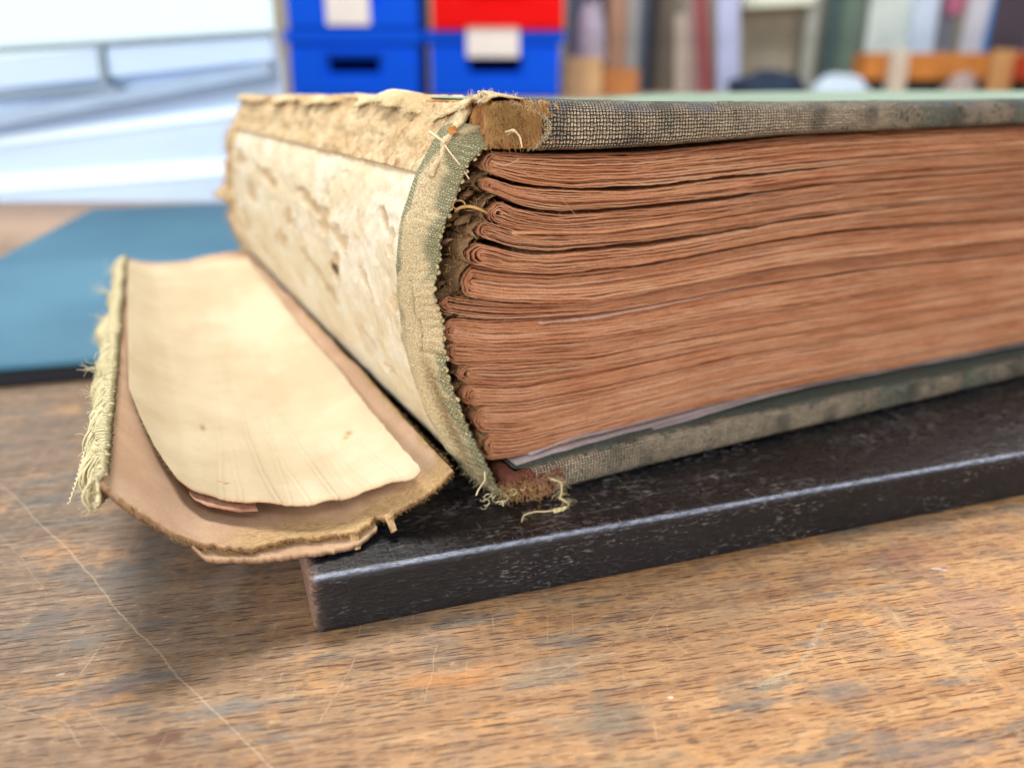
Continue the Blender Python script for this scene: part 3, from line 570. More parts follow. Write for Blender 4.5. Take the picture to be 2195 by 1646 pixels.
# --- covers: cloth wrapped boards
def cover(name, ztop, zbot, pstart, d0, rr, is_top):
    us = np.concatenate([np.arange(0, 60, .35), np.arange(60, 160, .9), np.arange(160, WID + 12, 6)])
    # section path parameter: inner face -> tail edge -> outer face
    sec = []
    nA = 6; nB = 16; nC = 26
    for q in np.linspace(1, 0, nA)[:-1]: sec.append(('in', q))
    for q in np.linspace(0, 1, nB): sec.append(('ed', q))
    for q in np.linspace(0, 1, nC)[1:]: sec.append(('out', q))
    P = np.zeros((len(us), len(sec), 3)); UV = np.zeros((len(us), len(sec), 2))
    for j, (kind, q) in enumerate(sec):
        ps = us + pstart(kind, q)
        zt, zb_ = ztop(ps), zbot(ps)
        H = zt - zb_
        if is_top: zin, zout, sgn = zb_, zt, 1
        else: zin, zout, sgn = zt, zb_, -1
        if kind == 'in': d = d0 + rr * .6 + q * 9; z = zin + 0 * q
        elif kind == 'ed':
            a = q * math.pi; ex = .62
            cxx = math.copysign(abs(math.cos(a)) ** ex, math.cos(a)); sx = abs(math.sin(a)) ** ex
            d = d0 + rr * (1 - sx) * .8; z = (zin + zout) / 2 - (zout - zin) / 2 * cxx
            d = d + (rr * .35) * q ** 3
        else: d = d0 + rr * 1.15 + (LEN + 3 - d0 - rr) * q ** 2.2; z = zout + 0 * q
        z = z + tilt(d) * (1 if is_top else .15)
        if is_top and kind == 'out': z = z - 2.3 * (1 - sst(120, 170, ps)) * sst(60, 190, d)
        n = .10 * fbm(ps * .16, j * .25, 3 if is_top else 8, 61, 3) + .05 * noise(ps * .8, j * .7, 2, 3)
        P[:, j] = np.stack([ps, np.full_like(ps, 1) * d - (n if kind == 'ed' else 0), z + (n * 1.3 if kind != 'in' else 0)], -1)
    dl = np.linalg.norm(np.diff(P[60], axis=0), axis=1); s = np.concatenate([[0], np.cumsum(dl)])
    for j in range(len(sec)): UV[:, j, 0] = P[:, j, 0]; UV[:, j, 1] = s[j]
    ps = P[..., 0]; k = np.array([0 if a == 'in' else (1 if a == 'ed' else 2) for a, _ in sec]); q = np.array([b for _, b in sec])
    col = np.zeros(P.shape[:2] + (4,)); 
    r = np.where(k == 1, .42 + .38 * np.sin(np.clip(q, 0, 1) * math.pi), np.where(k == 2, .18, .0))[None, :] * np.ones_like(ps)
    if is_top: r = r - .25 * sst(.78, 1.0, q)[None, :] * (k == 1)[None, :]
    r = r * (1 - .45 * sst(60, 110, ps)) + (.3 + .3 * sst(40, 80, ps)) * fbm(ps * .16, q[None, :] * 1.5, 0, 71, 4)
    g = sst(.0, .5, fbm(ps * .14, q[None, :] * 2., 4, 19, 3)) * (k == 1)[None, :] * .75
    if not is_top: g = np.maximum(g, (k == 0)[None, :] * .75)  # inner face of the lower cover darkened as painted shade
    b = sst(.2, .45, fbm(ps * .16, 0 * ps, 9, 23, 2)) * np.exp(-((q[None, :] - .72) / .09) ** 2) * (k == 1)[None, :] * (1 if is_top else .3)
    col[..., 0] = np.clip(r, 0, 1.2); col[..., 1] = np.clip(g, 0, 1); col[..., 2] = b; col[..., 3] = 1
    nu, nv = P.shape[:2]
    # close the sheet along the inside so that it is a solid slab
    F = gridF(nu, nv, 0, True)
    F = np.concatenate([F, np.array([[0, 0, 0, 0]])[:0]]) if False else F
    o = mesh_obj(name, L(P.reshape(-1, 3)), F, M_WEAVE, book, uv=UV.reshape(-1, 2), col=col.reshape(-1, 4))
    if is_top:
        o.data.materials.append(M_GREEN)
        vj = np.tile(np.arange(nv), nu).reshape(nu, nv)
        fj = vj[:-1, :].reshape(-1)
        jo = np.array([1 if (k[j] == 2 and q[j] > .13) else 0 for j in range(nv)])
        o.data.polygons.foreach_set('material_index', jo[fj].astype(np.int32))
    return o
tz_t = lambda p: np.interp(p, [-4, 0, 3.5, 15, 26, 57, 124, 300], [80.0, 80.3, 80.2, 79.6, 79.2, 78.6, 78.0, 77.6])
tz_b = lambda p: smooth_interp(p, [-4, 1, 8, 24, 40, 58, 125, 300], [72.4, 72.3, 72.0, 71.8, 72.2, 72.7, 72.6, 72.4], 3)
def ps_top(kind, q):
    if kind == 'ed': return 1.2 + 3.6 * math.sin(min(q * 1.25, 1.) * math.pi) ** .7 - 3.2 * sst(.75, 1, q)
    return 2.2 if kind == 'in' else -1.2 - 1.5 * min(q * 6, 1)
cover("upper_cover", tz_t, tz_b, ps_top, -3.0, 2.6, True)
bz_t = lambda p: smooth_interp(p, [0, 5.4, 28, 53, 107, 144, 300], [15.6, 16.2, 17.3, 17.1, 16.3, 15.6, 15.4], 3)
bz_b = lambda p: smooth_interp(p, [0, 10, 54, 145, 300], [10.6, 10.6, 11.0, 10.6, 10.6], 3)
def ps_bot(kind, q):
    if kind == 'ed': return 3.4 + 3.6 * q ** 1.5
    return 1.0
cover("lower_cover", bz_t, bz_b, ps_bot, -3.0, 1.7, False)

# --- worn board ends showing where the cloth is gone
def core_end(name, p0, p1, z0f, z1f, d0, d1, mat, parent, seed, amp=.45, rc=3.0):
    """board end: front (tail) face and spine-side face with rounded corner, rough fibres"""
    us = np.linspace(0, 1, 60); vs = np.linspace(0, 1, 34)
    # u goes: from p1 on tail face to corner then along spine side to d1
    A = p1 - p0 - rc; arc = rc * math.pi / 2; B = d1 - d0 - rc
    tot = A + arc + 14; P = np.zeros((len(us) + 8, len(vs), 3))
    q = np.concatenate([us * tot, tot + (B - 14) * (np.arange(1, 9) / 8) ** 1.5])
    for i, s in enumerate(q):
        if s < A: x, y, nx, ny = p1 - s, d0, 0, -1
        elif s < A + arc:
            a = (s - A) / rc; x = p0 + rc - rc * math.sin(a); y = d0 + rc - rc * math.cos(a); nx, ny = -math.sin(a), -math.cos(a)
        else: x, y, nx, ny = p0, d0 + rc + (s - A - arc), -1, 0
        zb_, zt = z0f(x), z1f(x)
        for j, v in enumerate(vs):
            a = v * math.pi; sx = math.sin(a) ** .5 if 0 < v < 1 else 0
            inset = 2.0 * (1 - sx)
            z = (zb_ + zt) / 2 - (zt - zb_) / 2 * math.copysign(abs(math.cos(a)) ** .6, math.cos(a))
            P[i, j] = (x - nx * inset, y - ny * inset, z + float(tilt(y)))
    n = fbm(P[..., 0] * .6, P[..., 1] * .6, P[..., 2] * .6, seed, 4) * amp + amp * .5 * np.abs(noise(P[..., 0] * 3.2, P[..., 1] * 3.2, P[..., 2] * 1.2, seed + 3))
    c = np.array([p0 + (p1 - p0) / 2, d0 + 6, 0]); dv = P - c; dv[..., 2] = 0
    dv /= np.linalg.norm(dv, axis=-1)[..., None] + 1e-6
    P += dv * n[..., None]
    return mesh_obj(name, L(P.reshape(-1, 3)), gridF(P.shape[0], P.shape[1]), mat, parent)
core_end("upper_board_core", -4.6, 7.5, lambda x: float(tz_b(x)) + .2, lambda x: float(tz_t(x)) - .25, -2.6, LEN, M_CORE, book, 4, .75, 3.5)
core_end("lower_board_core", -1.2, 10.0, lambda x: float(bz_b(x)) + .1, lambda x: float(bz_t(x)) - .15, -2.9, LEN, M_CORE2, book, 9, .45, 2.2)

# --- spine: cream lining paper on the rounded back
SZ = [11, 13, 17, 21, 28, 35, 44, 55, 62, 66, 69, 71.5, 74, 76.5]
SP = [-1.5, -3.6, -7.5, -10.4, -13.2, -15.2, -16.4, -16.1, -14.8, -13.4, -12.0, -10.0, -8.2, -5.2]
def spine_p(z, d):
    base = smooth_interp(z, SZ, SP, .9); base0 = base
    far = np.clip(np.asarray(d, float) / LEN, 0, 1)
    near = np.clip(1 - np.asarray(d, float) / 9., 0, 1)     # in towards the tail the liner thins to the tape's free edge
    return base * (1 - .33 * far) + near * 3.2 * np.sin(np.clip((z - 11) / 66, 0, 1) * math.pi) ** .6
def spine_z(z, d): return z + tilt(d) * (z - 10) / 60.
def spine_lining():
    ds = np.concatenate([np.arange(5, 60, .45), np.arange(60, LEN, 1.2), [LEN]]); zs = np.linspace(11.2, 70.2, 130)
    D, Z = np.meshgrid(ds, zs, indexing='ij')
    hz = 69.5 + .6 * sst(0, 190, D) + .5 * noise(D * .25, 0, 0, 4) ; Z = 11.2 + (Z - 11.2) / 59. * (hz - 11.2)
    n1 = fbm(D * .05, Z * .13, 0, 31, 5); n2 = fbm(D * .22, Z * .3, 0, 37, 4)
    # scars: tan places where the top paper is torn away (d, z, half sizes, turn)
    scar = np.zeros_like(D); edge = np.zeros_like(D)
    for (cd, c_z, rd, rz, an) in [(48, 52, 9, 2.0, 10), (60, 55, 5, 3.4, -20), (30, 47, 4.5, 1.5, 25), (75, 57, 12, 1.8, 8), (95, 50, 9, 2.6, 0), (125, 58, 14, 2.2, 6), (110, 42, 10, 2.2, -10), (150, 50, 9, 3, 0), (12, 46, 2.2, 1.2, 0),
                                  (8.5, 40.5, 1.3, 1.6, 0), (20, 60, 3, 1.1, 30), (14, 56, 1.6, 3, 0), (70, 40, 16, 1.4, 14), (140, 34, 14, 1.6, 10), (35, 34, 5, .7, 20), (24, 30, 4, .8, -10), (170, 60, 9, 3, 0), (165, 40, 10, 4, 0), (52, 45, 4, 4, 0)]:
        a = rad(an); x = (D - cd) * math.cos(a) + (Z - c_z) * math.sin(a); y = -(D - cd) * math.sin(a) + (Z - c_z) * math.cos(a)
        e = np.sqrt((x / rd) ** 2 + (y / rz) ** 2) + n2 * .9
        scar = np.maximum(scar, sst(1.06, .94, e)); edge = np.maximum(edge, np.exp(-((e - 1.08) / .07) ** 2) * .35)
    scar = np.maximum(scar * .9, sst(.42, .5, n1) * .35)
    low = sst(20, 13, Z + 3 * n2); top = sst(66.5, 69.0, Z + 1.5 * n2)
    Pn = spine_p(Z, D) + .9 * scar - .9 * edge - .5 * n2 * .6 - .25 * fbm(D * .8, Z * .8, 0, 5, 3) + .5 * top
    zz_ = spine_z(Z, D)
    P = np.stack([Pn, D, zz_], -1); B = P + np.array([1.1, 0, 0])
    V, F = slab_from_grid(P, B)
    col = np.zeros(D.shape + (4,)); col[..., 0] = np.clip(scar * .9 + low * .6 + top * .6, 0, 1); col[..., 1] = np.clip(edge * .35 + low * .25, 0, 1)
    dark = np.exp(-(((D - 8.5) / 1.6) ** 2 + ((Z - 40.5) / 1.4) ** 2) * 1.2); col[..., 1] = np.maximum(col[..., 1], dark)
    col[..., 2] = sst(.05, .25, fbm(D * .06, Z * .1, 5, 47, 3)); col[..., 3] = 1
    c2 = np.concatenate([col.reshape(-1, 4), col.reshape(-1, 4)])
    return mesh_obj("spine_lining", L(V), F, M_SPINE, book, col=c2)
spine_lining()
def far_rag():
    zs = np.linspace(16, 76, 120); q = np.linspace(0, 1, 12); Z, Q = np.meshgrid(zs, q, indexing='ij')
    ln = 3.5 + 3.0 * fbm(zs * .22, 0, 0, 171, 4) + 2.5 * np.exp(-((zs - 46) / 3.) ** 2) + 2. * np.exp(-((zs - 68) / 4.) ** 2); out = 1.2 + 1.6 * fbm(zs * .15, 3, 0, 172, 3) + 3 * np.exp(-((zs - 46) / 2.5) ** 2)
    P = np.stack([spine_p(Z, 0 * Z + 184) - .4 - np.clip(out, .2, 6)[:, None] * Q + .4 * noise(Z * .8, Q * 3, 0, 3), 183 + np.clip(ln, 1, 9)[:, None] * Q, spine_z(Z, 0 * Z + 186) + .5 * noise(Z * .6, Q * 3, 0, 5)], -1)
    V, F = slab_from_grid(P, P + np.array([.5, .3, 0])); o = mesh_obj("ragged_far_cloth", L(V), F, M_JOINT, book)
    fb = Fib()
    for i in range(260):
        k = int(rng.integers(0, 120)); fb.hair(P[k, -1], [-1, rng.normal(.2, .6), rng.normal(0, .6)], rng.uniform(.6, 3.), .09, .8, 5)
    f = fb.build("far_fibres", M_FIBRE_TAN, o, L); f['kind'] = 'stuff'
M_JOINT = mat_fibrous("torn_mull_joint", srgb(214, 194, 156), srgb(196, 168, 126), srgb(166, 130, 92), 1500, (1, 1, 1), .7, .0004, big=130.)
def joint_strip():
    """torn mull and card between the lining paper and the upper board"""
    ds = np.concatenate([np.arange(3.5, 60, .5), np.arange(60, LEN + 1, 1.5)]); q = np.linspace(0, 1, 40)
    D, Q = np.meshgrid(ds, q, indexing='ij')
    zlo = 68.6 + .6 * sst(0, 190, D); zhi = 79.5
    Z = zlo + (zhi - zlo) * Q
    Pn = smooth_interp(Q, [0, .13, .34, .5, .72, .86, 1], [-12.4, -11.4, -9.8, -9.2, -7.4, -5.9, -5.2], .06) * (1 - .33 * D / LEN)
    n = fbm(D * .3, Z * .6, 0, 57, 5); n2 = noise(D * 1.2, Z * .9, 0, 58)
    P = np.stack([Pn - .55 * n - .08 * n2, D, spine_z(Z, D) + .4 * n], -1); B = P + np.array([1.0, 0, -.2])
    V, F = slab_from_grid(P, B); return mesh_obj("torn_joint_strip", L(V), F, M_JOINT, book)
joint_strip(); far_rag()
def torn_cloth():
    """ragged cloth that once ran over the spine, lifting off the edge of the upper board"""
    ds = np.concatenate([np.arange(-3.6, 50, .3), np.arange(50, LEN + 2, .9)]); q = np.linspace(0, 1, 18)
    wdt = 3.6 + 3.6 * fbm(ds * .10, 0, 0, 77, 4) + 1.3 * fbm(ds * .6, 0, 0, 78, 4); wdt = wdt + 2.5 * np.exp(-((ds - 40) / 9) ** 2) + 1.5 * np.exp(-((ds - 12) / 6) ** 2); wdt = np.clip(wdt, .8, 10)
    D, Q = np.meshgrid(ds, q, indexing='ij'); w = wdt[:, None] * Q
    p0 = 1.0
    lift = 1.2 * np.exp(-((D + 1) / 3.) ** 2) - 2.6 * np.exp(-((D - 17) / 9) ** 2) + .55 * np.clip(fbm(D * .06, 0, 0, 81, 2) + .2, 0, 1) + 1.3 * np.exp(-((D - 40) / 8) ** 2)
    X = p0 - w - 3.2 * sst(0, .4, Q); Zz = 80.25 + .15 * Q + lift * np.sin(Q * 2.2) - 2.2 * Q ** 3 * (1 - .5 * np.exp(-((D + 1) / 4) ** 2)) * (wdt[:, None] / 5)
    Zz = Zz + tilt(D) - 2.0 * sst(60, 190, D) * .4 + .42 * fbm(D * .35, Q * 3, 0, 83, 4)
    P = np.stack([X + .2 * noise(D * 2, Q * 4, 0, 84), D + .2 * noise(D * 2, Q * 4, 5, 84), Zz], -1); B = P - np.array([-.1, 0, .26])
    V, F = slab_from_grid(P, B); o = mesh_obj("torn_cloth_edge", L(V), F, M_FRAY, book)
    fb = Fib()
    for i in range(900):
        k = int(rng.integers(0, 120 if i % 3 else len(ds))); e = P[min(k, len(ds) - 1), -1]
        fb.hair(e, [-1 + rng.normal(0, .5), rng.normal(0, .5), rng.normal(.25, .6)], rng.uniform(.4, 1.6), .035, .9, 5)
    for i in range(260):
        k = int(rng.integers(0, 60)); j = int(rng.integers(0, 18)); e = P[k, j]
        fb.hair(e, [rng.normal(0, .4), rng.normal(-.3, .4), 1], rng.uniform(.3, 1.0), .03, .9, 5)
    f = fb.build("frayed_fibres", M_FIBRE, o, L); f['kind'] = 'stuff'
    # knot of fibres standing at the tail corner
    kb = Fib()
    for i in range(16):
        c = np.array([-5.2, -2.4, 80.3]); r = rng.uniform(.4, 1.0); ph = rng.uniform(0, 6.3); tl = rng.uniform(-.6, .6)
        tt = np.linspace(0, rng.uniform(3, 6.5), 14)
        pts = np.stack([c[0] + r * np.cos(tt + ph) + tl * tt * .2, c[1] + r * .7 * np.sin(tt * 1.3 + ph), c[2] + r * .9 * np.sin(tt + ph * 2) * .8 + .3], -1)
        kb.add(pts, rng.uniform(.07, .16), 5)
    kb.build("fibre_tuft", M_FIBRE, o, L)
    return o
torn_cloth()
def core_fuzz():
    """loose fibres on the exposed tail end of the upper board"""
    fb = Fib()
    for i in range(1300):
        p = rng.uniform(-5.2, 4.5) if i % 3 else rng.uniform(-5.2, 0); z = 73.5 + 6.4 * rng.uniform(0, 1) ** .7
        fb.hair([p, -2.9 + .4 * (p < -3.5) * (-3.5 - p), z], [rng.normal(-.1, .35), -.5, rng.normal(-1.1, .5)], rng.uniform(.5, 2.0), .04, .6, 5)
    f = fb.build("board_fibres", M_FIBRE_TAN, book, L); f['kind'] = 'stuff'
    fb = Fib()
    for i in range(240):
        a = rng.uniform(0, 1); z = 72.5 + 7.6 * a; p = 2.2 + 3.6 * math.sin(min(a * 1.25, 1) * math.pi) ** .7 - 3.2 * float(sst(.75, 1, a))
        fb.hair([p + rng.uniform(-.3, .5), -3.1, z], [-.9 + rng.normal(0, .5), -.6, rng.normal(0, .6)], rng.uniform(.3, 1.1), .035, .8, 5)
    f = fb.build("cloth_edge_fibres", M_FIBRE, book, L); f['kind'] = 'stuff'
core_fuzz()

# --- the sage cloth tape hugging the tail end of the spine
RZ = [10.8, 13.2, 17.5, 22.4, 29, 37.2, 44.4, 49.3, 55.4, 59.9, 65.6, 70.5, 73.9, 75.6]
RP = [.3, -2.9, -4.6, -6.9, -9.5, -12.0, -11.4, -12.9, -12.6, -12.0, -9.2, -7.3, -3.4, -.6]
def tape():
    nz_, nq = 320, 46
    s = np.linspace(0, 1, nz_); q = np.linspace(0, 1, nq)
    zr = np.interp(s, np.linspace(0, 1, len(RZ)), RZ); zr = smooth_interp(s, np.linspace(0, 1, len(RZ)), RZ, .012)
    pr = smooth_interp(s, np.linspace(0, 1, len(RZ)), RP, .010)
    LZ = [9.6 + .4, 13.5, 19.9, 27, 34.4, 39, 43.2, 48.5, 53.8, 61, 68.3, 72.5, 75.6, 76.6]
    LP = [2.0, -4.2, -9.8, -12.6, -14.8, -15.7, -16.2, -16.6, -16.6, -15.6, -12.6, -10.2, -8.4, -6.0]
    zl = smooth_interp(s, np.linspace(0, 1, len(LZ)), LZ, .012); plf = smooth_interp(s, np.linspace(0, 1, len(LP)), LP, .012)
    dl = smooth_interp(s, [0, .08, .2, .5, .8, .92, 1], [4, 6, 8.5, 9.0, 8.5, 7.5, 6.0], .02)
    dr = smooth_interp(s, [0, .1, .5, .8, .93, 1], [-1.6, -.6, .3, .2, -1.4, -3.6], .02)
    edge_n = .28 * fbm(s * 60, 0, 0, 91, 3) + .16 * np.sin(s * 330)
    P = np.zeros((nz_, nq, 3))
    for j, t in enumerate(q):
        # bulge a little between its two borders, then roll in at the free edge
        bul = -1.5 * math.sin(t * math.pi) ** .8 - .4 * math.sin(t * 2 * math.pi)
        P[:, j, 0] = plf * (1 - t) + (pr + edge_n * t) * t + bul * .8
        P[:, j, 1] = dl * (1 - t) + dr * t + bul * .3 + edge_n * .4 * t ** 3
        P[:, j, 2] = zl * (1 - t) + zr * t
    S_, Q_ = np.meshgrid(s, q, indexing='ij')
    # folded doubling of the cloth half way down, raised
    fold = sst(.40, .43, S_) * sst(.60, .56, S_) * sst(.52 + .06 * noise(S_ * 40, 0, 0, 2), .60, Q_)
    crease = np.exp(-((Q_ - .56 - .05 * noise(S_ * 40, 0, 0, 2)) / .03) ** 2) * sst(.38, .42, S_) * sst(.60, .54, S_)
    groove = np.exp(-((Q_ - .62) / .12) ** 2) * sst(.12, .18, S_) * sst(.42, .34, S_)
    n = .12 * fbm(S_ * 55, Q_ * 5, 0, 95, 4) + .10 * noise(S_ * 190, Q_ * 18, 0, 96)
    disp = n + .8 * fold - .9 * crease - .5 * groove
    P[..., 0] -= disp * .9; P[..., 1] -= disp * .45
    B = P + np.array([.55, .45, 0])
    V, F = slab_from_grid(P, B)
    ht = 66.
    uv = np.stack([Q_ * 9, S_ * 68], -1)
    fel = sst(-.15, .25, fbm(S_ * 9, Q_ * 1.6, 0, 101, 4) + .55 * np.exp(-((Q_ - .45) / .22) ** 2) - .35 * sst(.78, .85, S_)) * sst(1.0, .82, Q_ + .25 * np.abs(noise(S_ * 20, 0, 0, 7)))
    fel = np.maximum(fel * .9, fold * .9)
    br = np.clip(groove * 1.0 + crease * .9 + .7 * sst(.16, .08, S_) * sst(.3, .6, Q_), 0, 1)
    col = np.stack([fel, br, 0 * fel, 0 * fel + 1], -1)
    o = mesh_obj("spine_tape", L(V), F, M_TAPE, book, uv=np.concatenate([uv.reshape(-1, 2)] * 2), col=np.concatenate([col.reshape(-1, 4)] * 2))
    # overcast stitches along the free edge
    fb = Fib(); ks = [int(k_) for k_ in np.cumsum(rng.uniform(2.2, 8, 60)) + nz_ * .28 if k_ < nz_ - 3]
    for k in ks:
        e = P[k, -1] + rng.normal(0, .06, 3); a = np.linspace(-1.3, 2.4, 7); r = rng.uniform(.22, .55); tan = (P[min(k + 2, nz_ - 1), -1] - P[k - 2, -1]); tan /= np.linalg.norm(tan)
        o1 = np.array([.75, -.45, 0])
        pts = e[None] + r * (np.cos(a)[:, None] * o1 + np.sin(a)[:, None] * np.array([.4, .9, 0]) * .7) + tan[None] * (np.linspace(-.25, .25, 7))[:, None]
        fb.add(pts, np.full(7, rng.uniform(.13, .27)), 6)
    fb.build("edge_stitching", M_YTHREAD, o, L)
    fz = Fib()
    for i in range(700):
        k = int(rng.integers(5, nz_ - 3)); j = int(rng.integers(0, nq)); fz.hair(P[k, j], [-.8 + rng.normal(0, .6), -.6 + rng.normal(0, .6), rng.normal(0, .8)], rng.uniform(.2, .7), .022, 1.0, 4)
    for i in range(260):
        k = int(nz_ * rng.uniform(0.0, .14)); j = int(rng.integers(0, nq)); fz.hair(P[k, j], [rng.normal(0, .6), -.8, -.6 + rng.normal(0, .5)], rng.uniform(.6, 2.2), .04, 1.0, 6)
    f = fz.build("tape_fuzz", M_FIBRE_SAGE, o, L); f['kind'] = 'stuff'
    # loose ends
    lt = Fib()
    def th(pts, r): lt.add(np.array([smooth_interp(np.linspace(0, 1, 22), np.linspace(0, 1, len(pts)), [q_[i] for q_ in pts], .05) for i in range(3)]).T, r, 5, .7)
    th([(-9.6, 4, 73.5), (-9.2, 2, 72.0), (-8.0, .5, 70.0), (-7.0, -.3, 68.0)], .16)
    th([(-11.0, 6, 75.0), (-10.8, 4, 74.5), (-9.6, 3, 73.5)], .28)
    th([(-2.0, -2.8, 75.2), (-.8, -3.6, 75.6), (.2, -3.8, 74.5), (.6, -3.7, 72.8)], .22)
    th([(-5.5, -1.5, 17.2), (-6.4, -3.5, 16.6), (-8.4, -5, 15.9), (-9.0, -5.3, 15.0)], .2)
    th([(-4.4, -2.6, 71.0), (-2.5, -3.4, 70.2), (-1, -3.6, 70.6), (.3, -3.4, 71.2)], .05)
    f = lt.build("loose_threads", M_FIBRE, o, L); f["kind"] = "stuff"
    return P
TP = tape()
def chip():
    V = np.array([(-9.3, 2.9, 75.7), (-8.5, 1.7, 76.1), (-8.1, 1.6, 75.2), (-8.9, 2.5, 74.6)], float); B = V + [.3, .5, .1]
    return mesh_obj("glue_chip", L(np.vstack([V, B])), [(0, 1, 2, 3), (7, 6, 5, 4), (0, 4, 5, 1), (1, 5, 6, 2), (2, 6, 7, 3), (3, 7, 4, 0)], mat_plain("amber_glue", srgb(190, 128, 64), .4, .4, .2, 500), book, smooth=False)
chip()

# --- glue, mull and thread lumps in the hollow between tape and gatherings
def glue_lumps():
    V = []; F = []; off = 0
    nu, nv = 14, 10
    spots = []
    for k in range(22):
        z = rng.uniform(20, 70); edge = float(np.interp(z, RZ, RP)); spots.append((edge + rng.uniform(1.2, 3.2), rng.uniform(2.0, 4.5), z, rng.uniform(.5, 1.2)))
    for (p, z, s) in [(-9.4, 49.5, 1.2), (-10.6, 45.8, .8), (-7.0, 61.2, 1.1)]: spots.append((p, 2.4, z, s))
    for (p, d, z, s) in spots:
        u = np.linspace(0, 2 * math.pi, nu, endpoint=False); v = np.linspace(.12, math.pi - .12, nv)
        U_, V_ = np.meshgrid(v, u, indexing='ij'); x, y, zz_ = np.sin(U_) * np.cos(V_), np.sin(U_) * np.sin(V_), np.cos(U_)
        r = s * (1 + .65 * fbm(x * 1.9 + p, y * 1.5 + d, zz_ * 1.5 + z, 3, 3))
        P = np.stack([p + x * r * 1.5, d + y * r * .8, z + zz_ * r * .6 + .35 * x * r], -1)
        V.append(P.reshape(-1, 3)); F.append(gridF(nv, nu, off, True)); off += nu * nv
    o = mesh_obj("glue_fragments", L(np.concatenate(V)), np.concatenate(F), M_GLUE, book); o['kind'] = 'stuff'
    fb = Fib()
    for i in range(420):
        z = rng.uniform(18, 71); edge = float(np.interp(z, RZ, RP)); fb.hair([edge + rng.uniform(1.5, 6), rng.uniform(.0, 3.), z], rng.normal(0, 1, 3), rng.uniform(.5, 1.8), .035, 1., 5)
    for k in range(13):
        z = float(cz(k, SG[k][2] + 1)); 
        for i in range(26): fb.hair([SG[k][2] + rng.uniform(-.6, 1.6), SG[k][0] + .2, z + rng.uniform(-1.2, 1.2)], [-.6 + rng.normal(0, .5), -.6, rng.normal(0, .7)], rng.uniform(.3, 1.0), .03, 1., 5)
    # sewing thread loop between two gatherings
    tt = np.linspace(0, 1, 20); fb.add(np.stack([-9.3 + 5.5 * tt, .2 + .5 * np.sin(tt * 6), 63.2 + .7 * np.sin(tt * 3.5) - .5 * tt], -1), .3, 6, .8)
    tt = np.linspace(0, 5.5, 20); fb.add(np.stack([-8.7 + 1. * np.cos(tt), .0 + .1 * tt, 64.1 + .7 * np.sin(tt)], -1), .16, 5, .8)
    f = fb.build("sewing_fibres", M_FIBRE_TAN, book, L); f['kind'] = 'stuff'
    for k in range(1, 8):
        nose = SG[k][2]; za, zb_ = float(cz(k, nose + 2)), float(cz(k + 1, nose + 2)); H = za - zb_
        aa = np.radians(np.linspace(75, 285, 26)); dd_ = np.array([.9, 2.5, 6, 20, 60]); A, D = np.meshgrid(aa, dd_, indexing='ij')
        R_ = 1.02 + .08 * fbm(A * 2, D * .3, k, 13, 3) + .35 * sst(1, 6, D)
        Pm = np.stack([nose + 2.2 + 3.0 * R_ * np.cos(A), D + .5 * noise(A * 3, 0, k, 14), (za + zb_) / 2 + H * .5 * R_ * np.sin(A)], -1); V_, F_ = slab_from_grid(Pm, Pm + np.array([.22, .05, 0]))
        mesh_obj("fold_lining", L(V_), F_, M_GLUE, book)
    # dark back wall of the hollow
    zs = np.linspace(14, 72, 60); ds = np.linspace(6, 60, 12); D, Z = np.meshgrid(ds, zs, indexing='ij')
    P = np.stack([np.interp(Z, [14, 20, 30, 36, 40, 50, 56, 62, 72], [-1, -4, -6, -8, -10.5, -11, -6.5, -5.5, -3.5]) + .5 * fbm(D * .5, Z * .5, 0, 2, 3), D, Z], -1)
    V, F = slab_from_grid(P, P + np.array([.8, 0, 0])); mesh_obj("glued_back", L(V), F, M_GLUE, book)
glue_lumps()
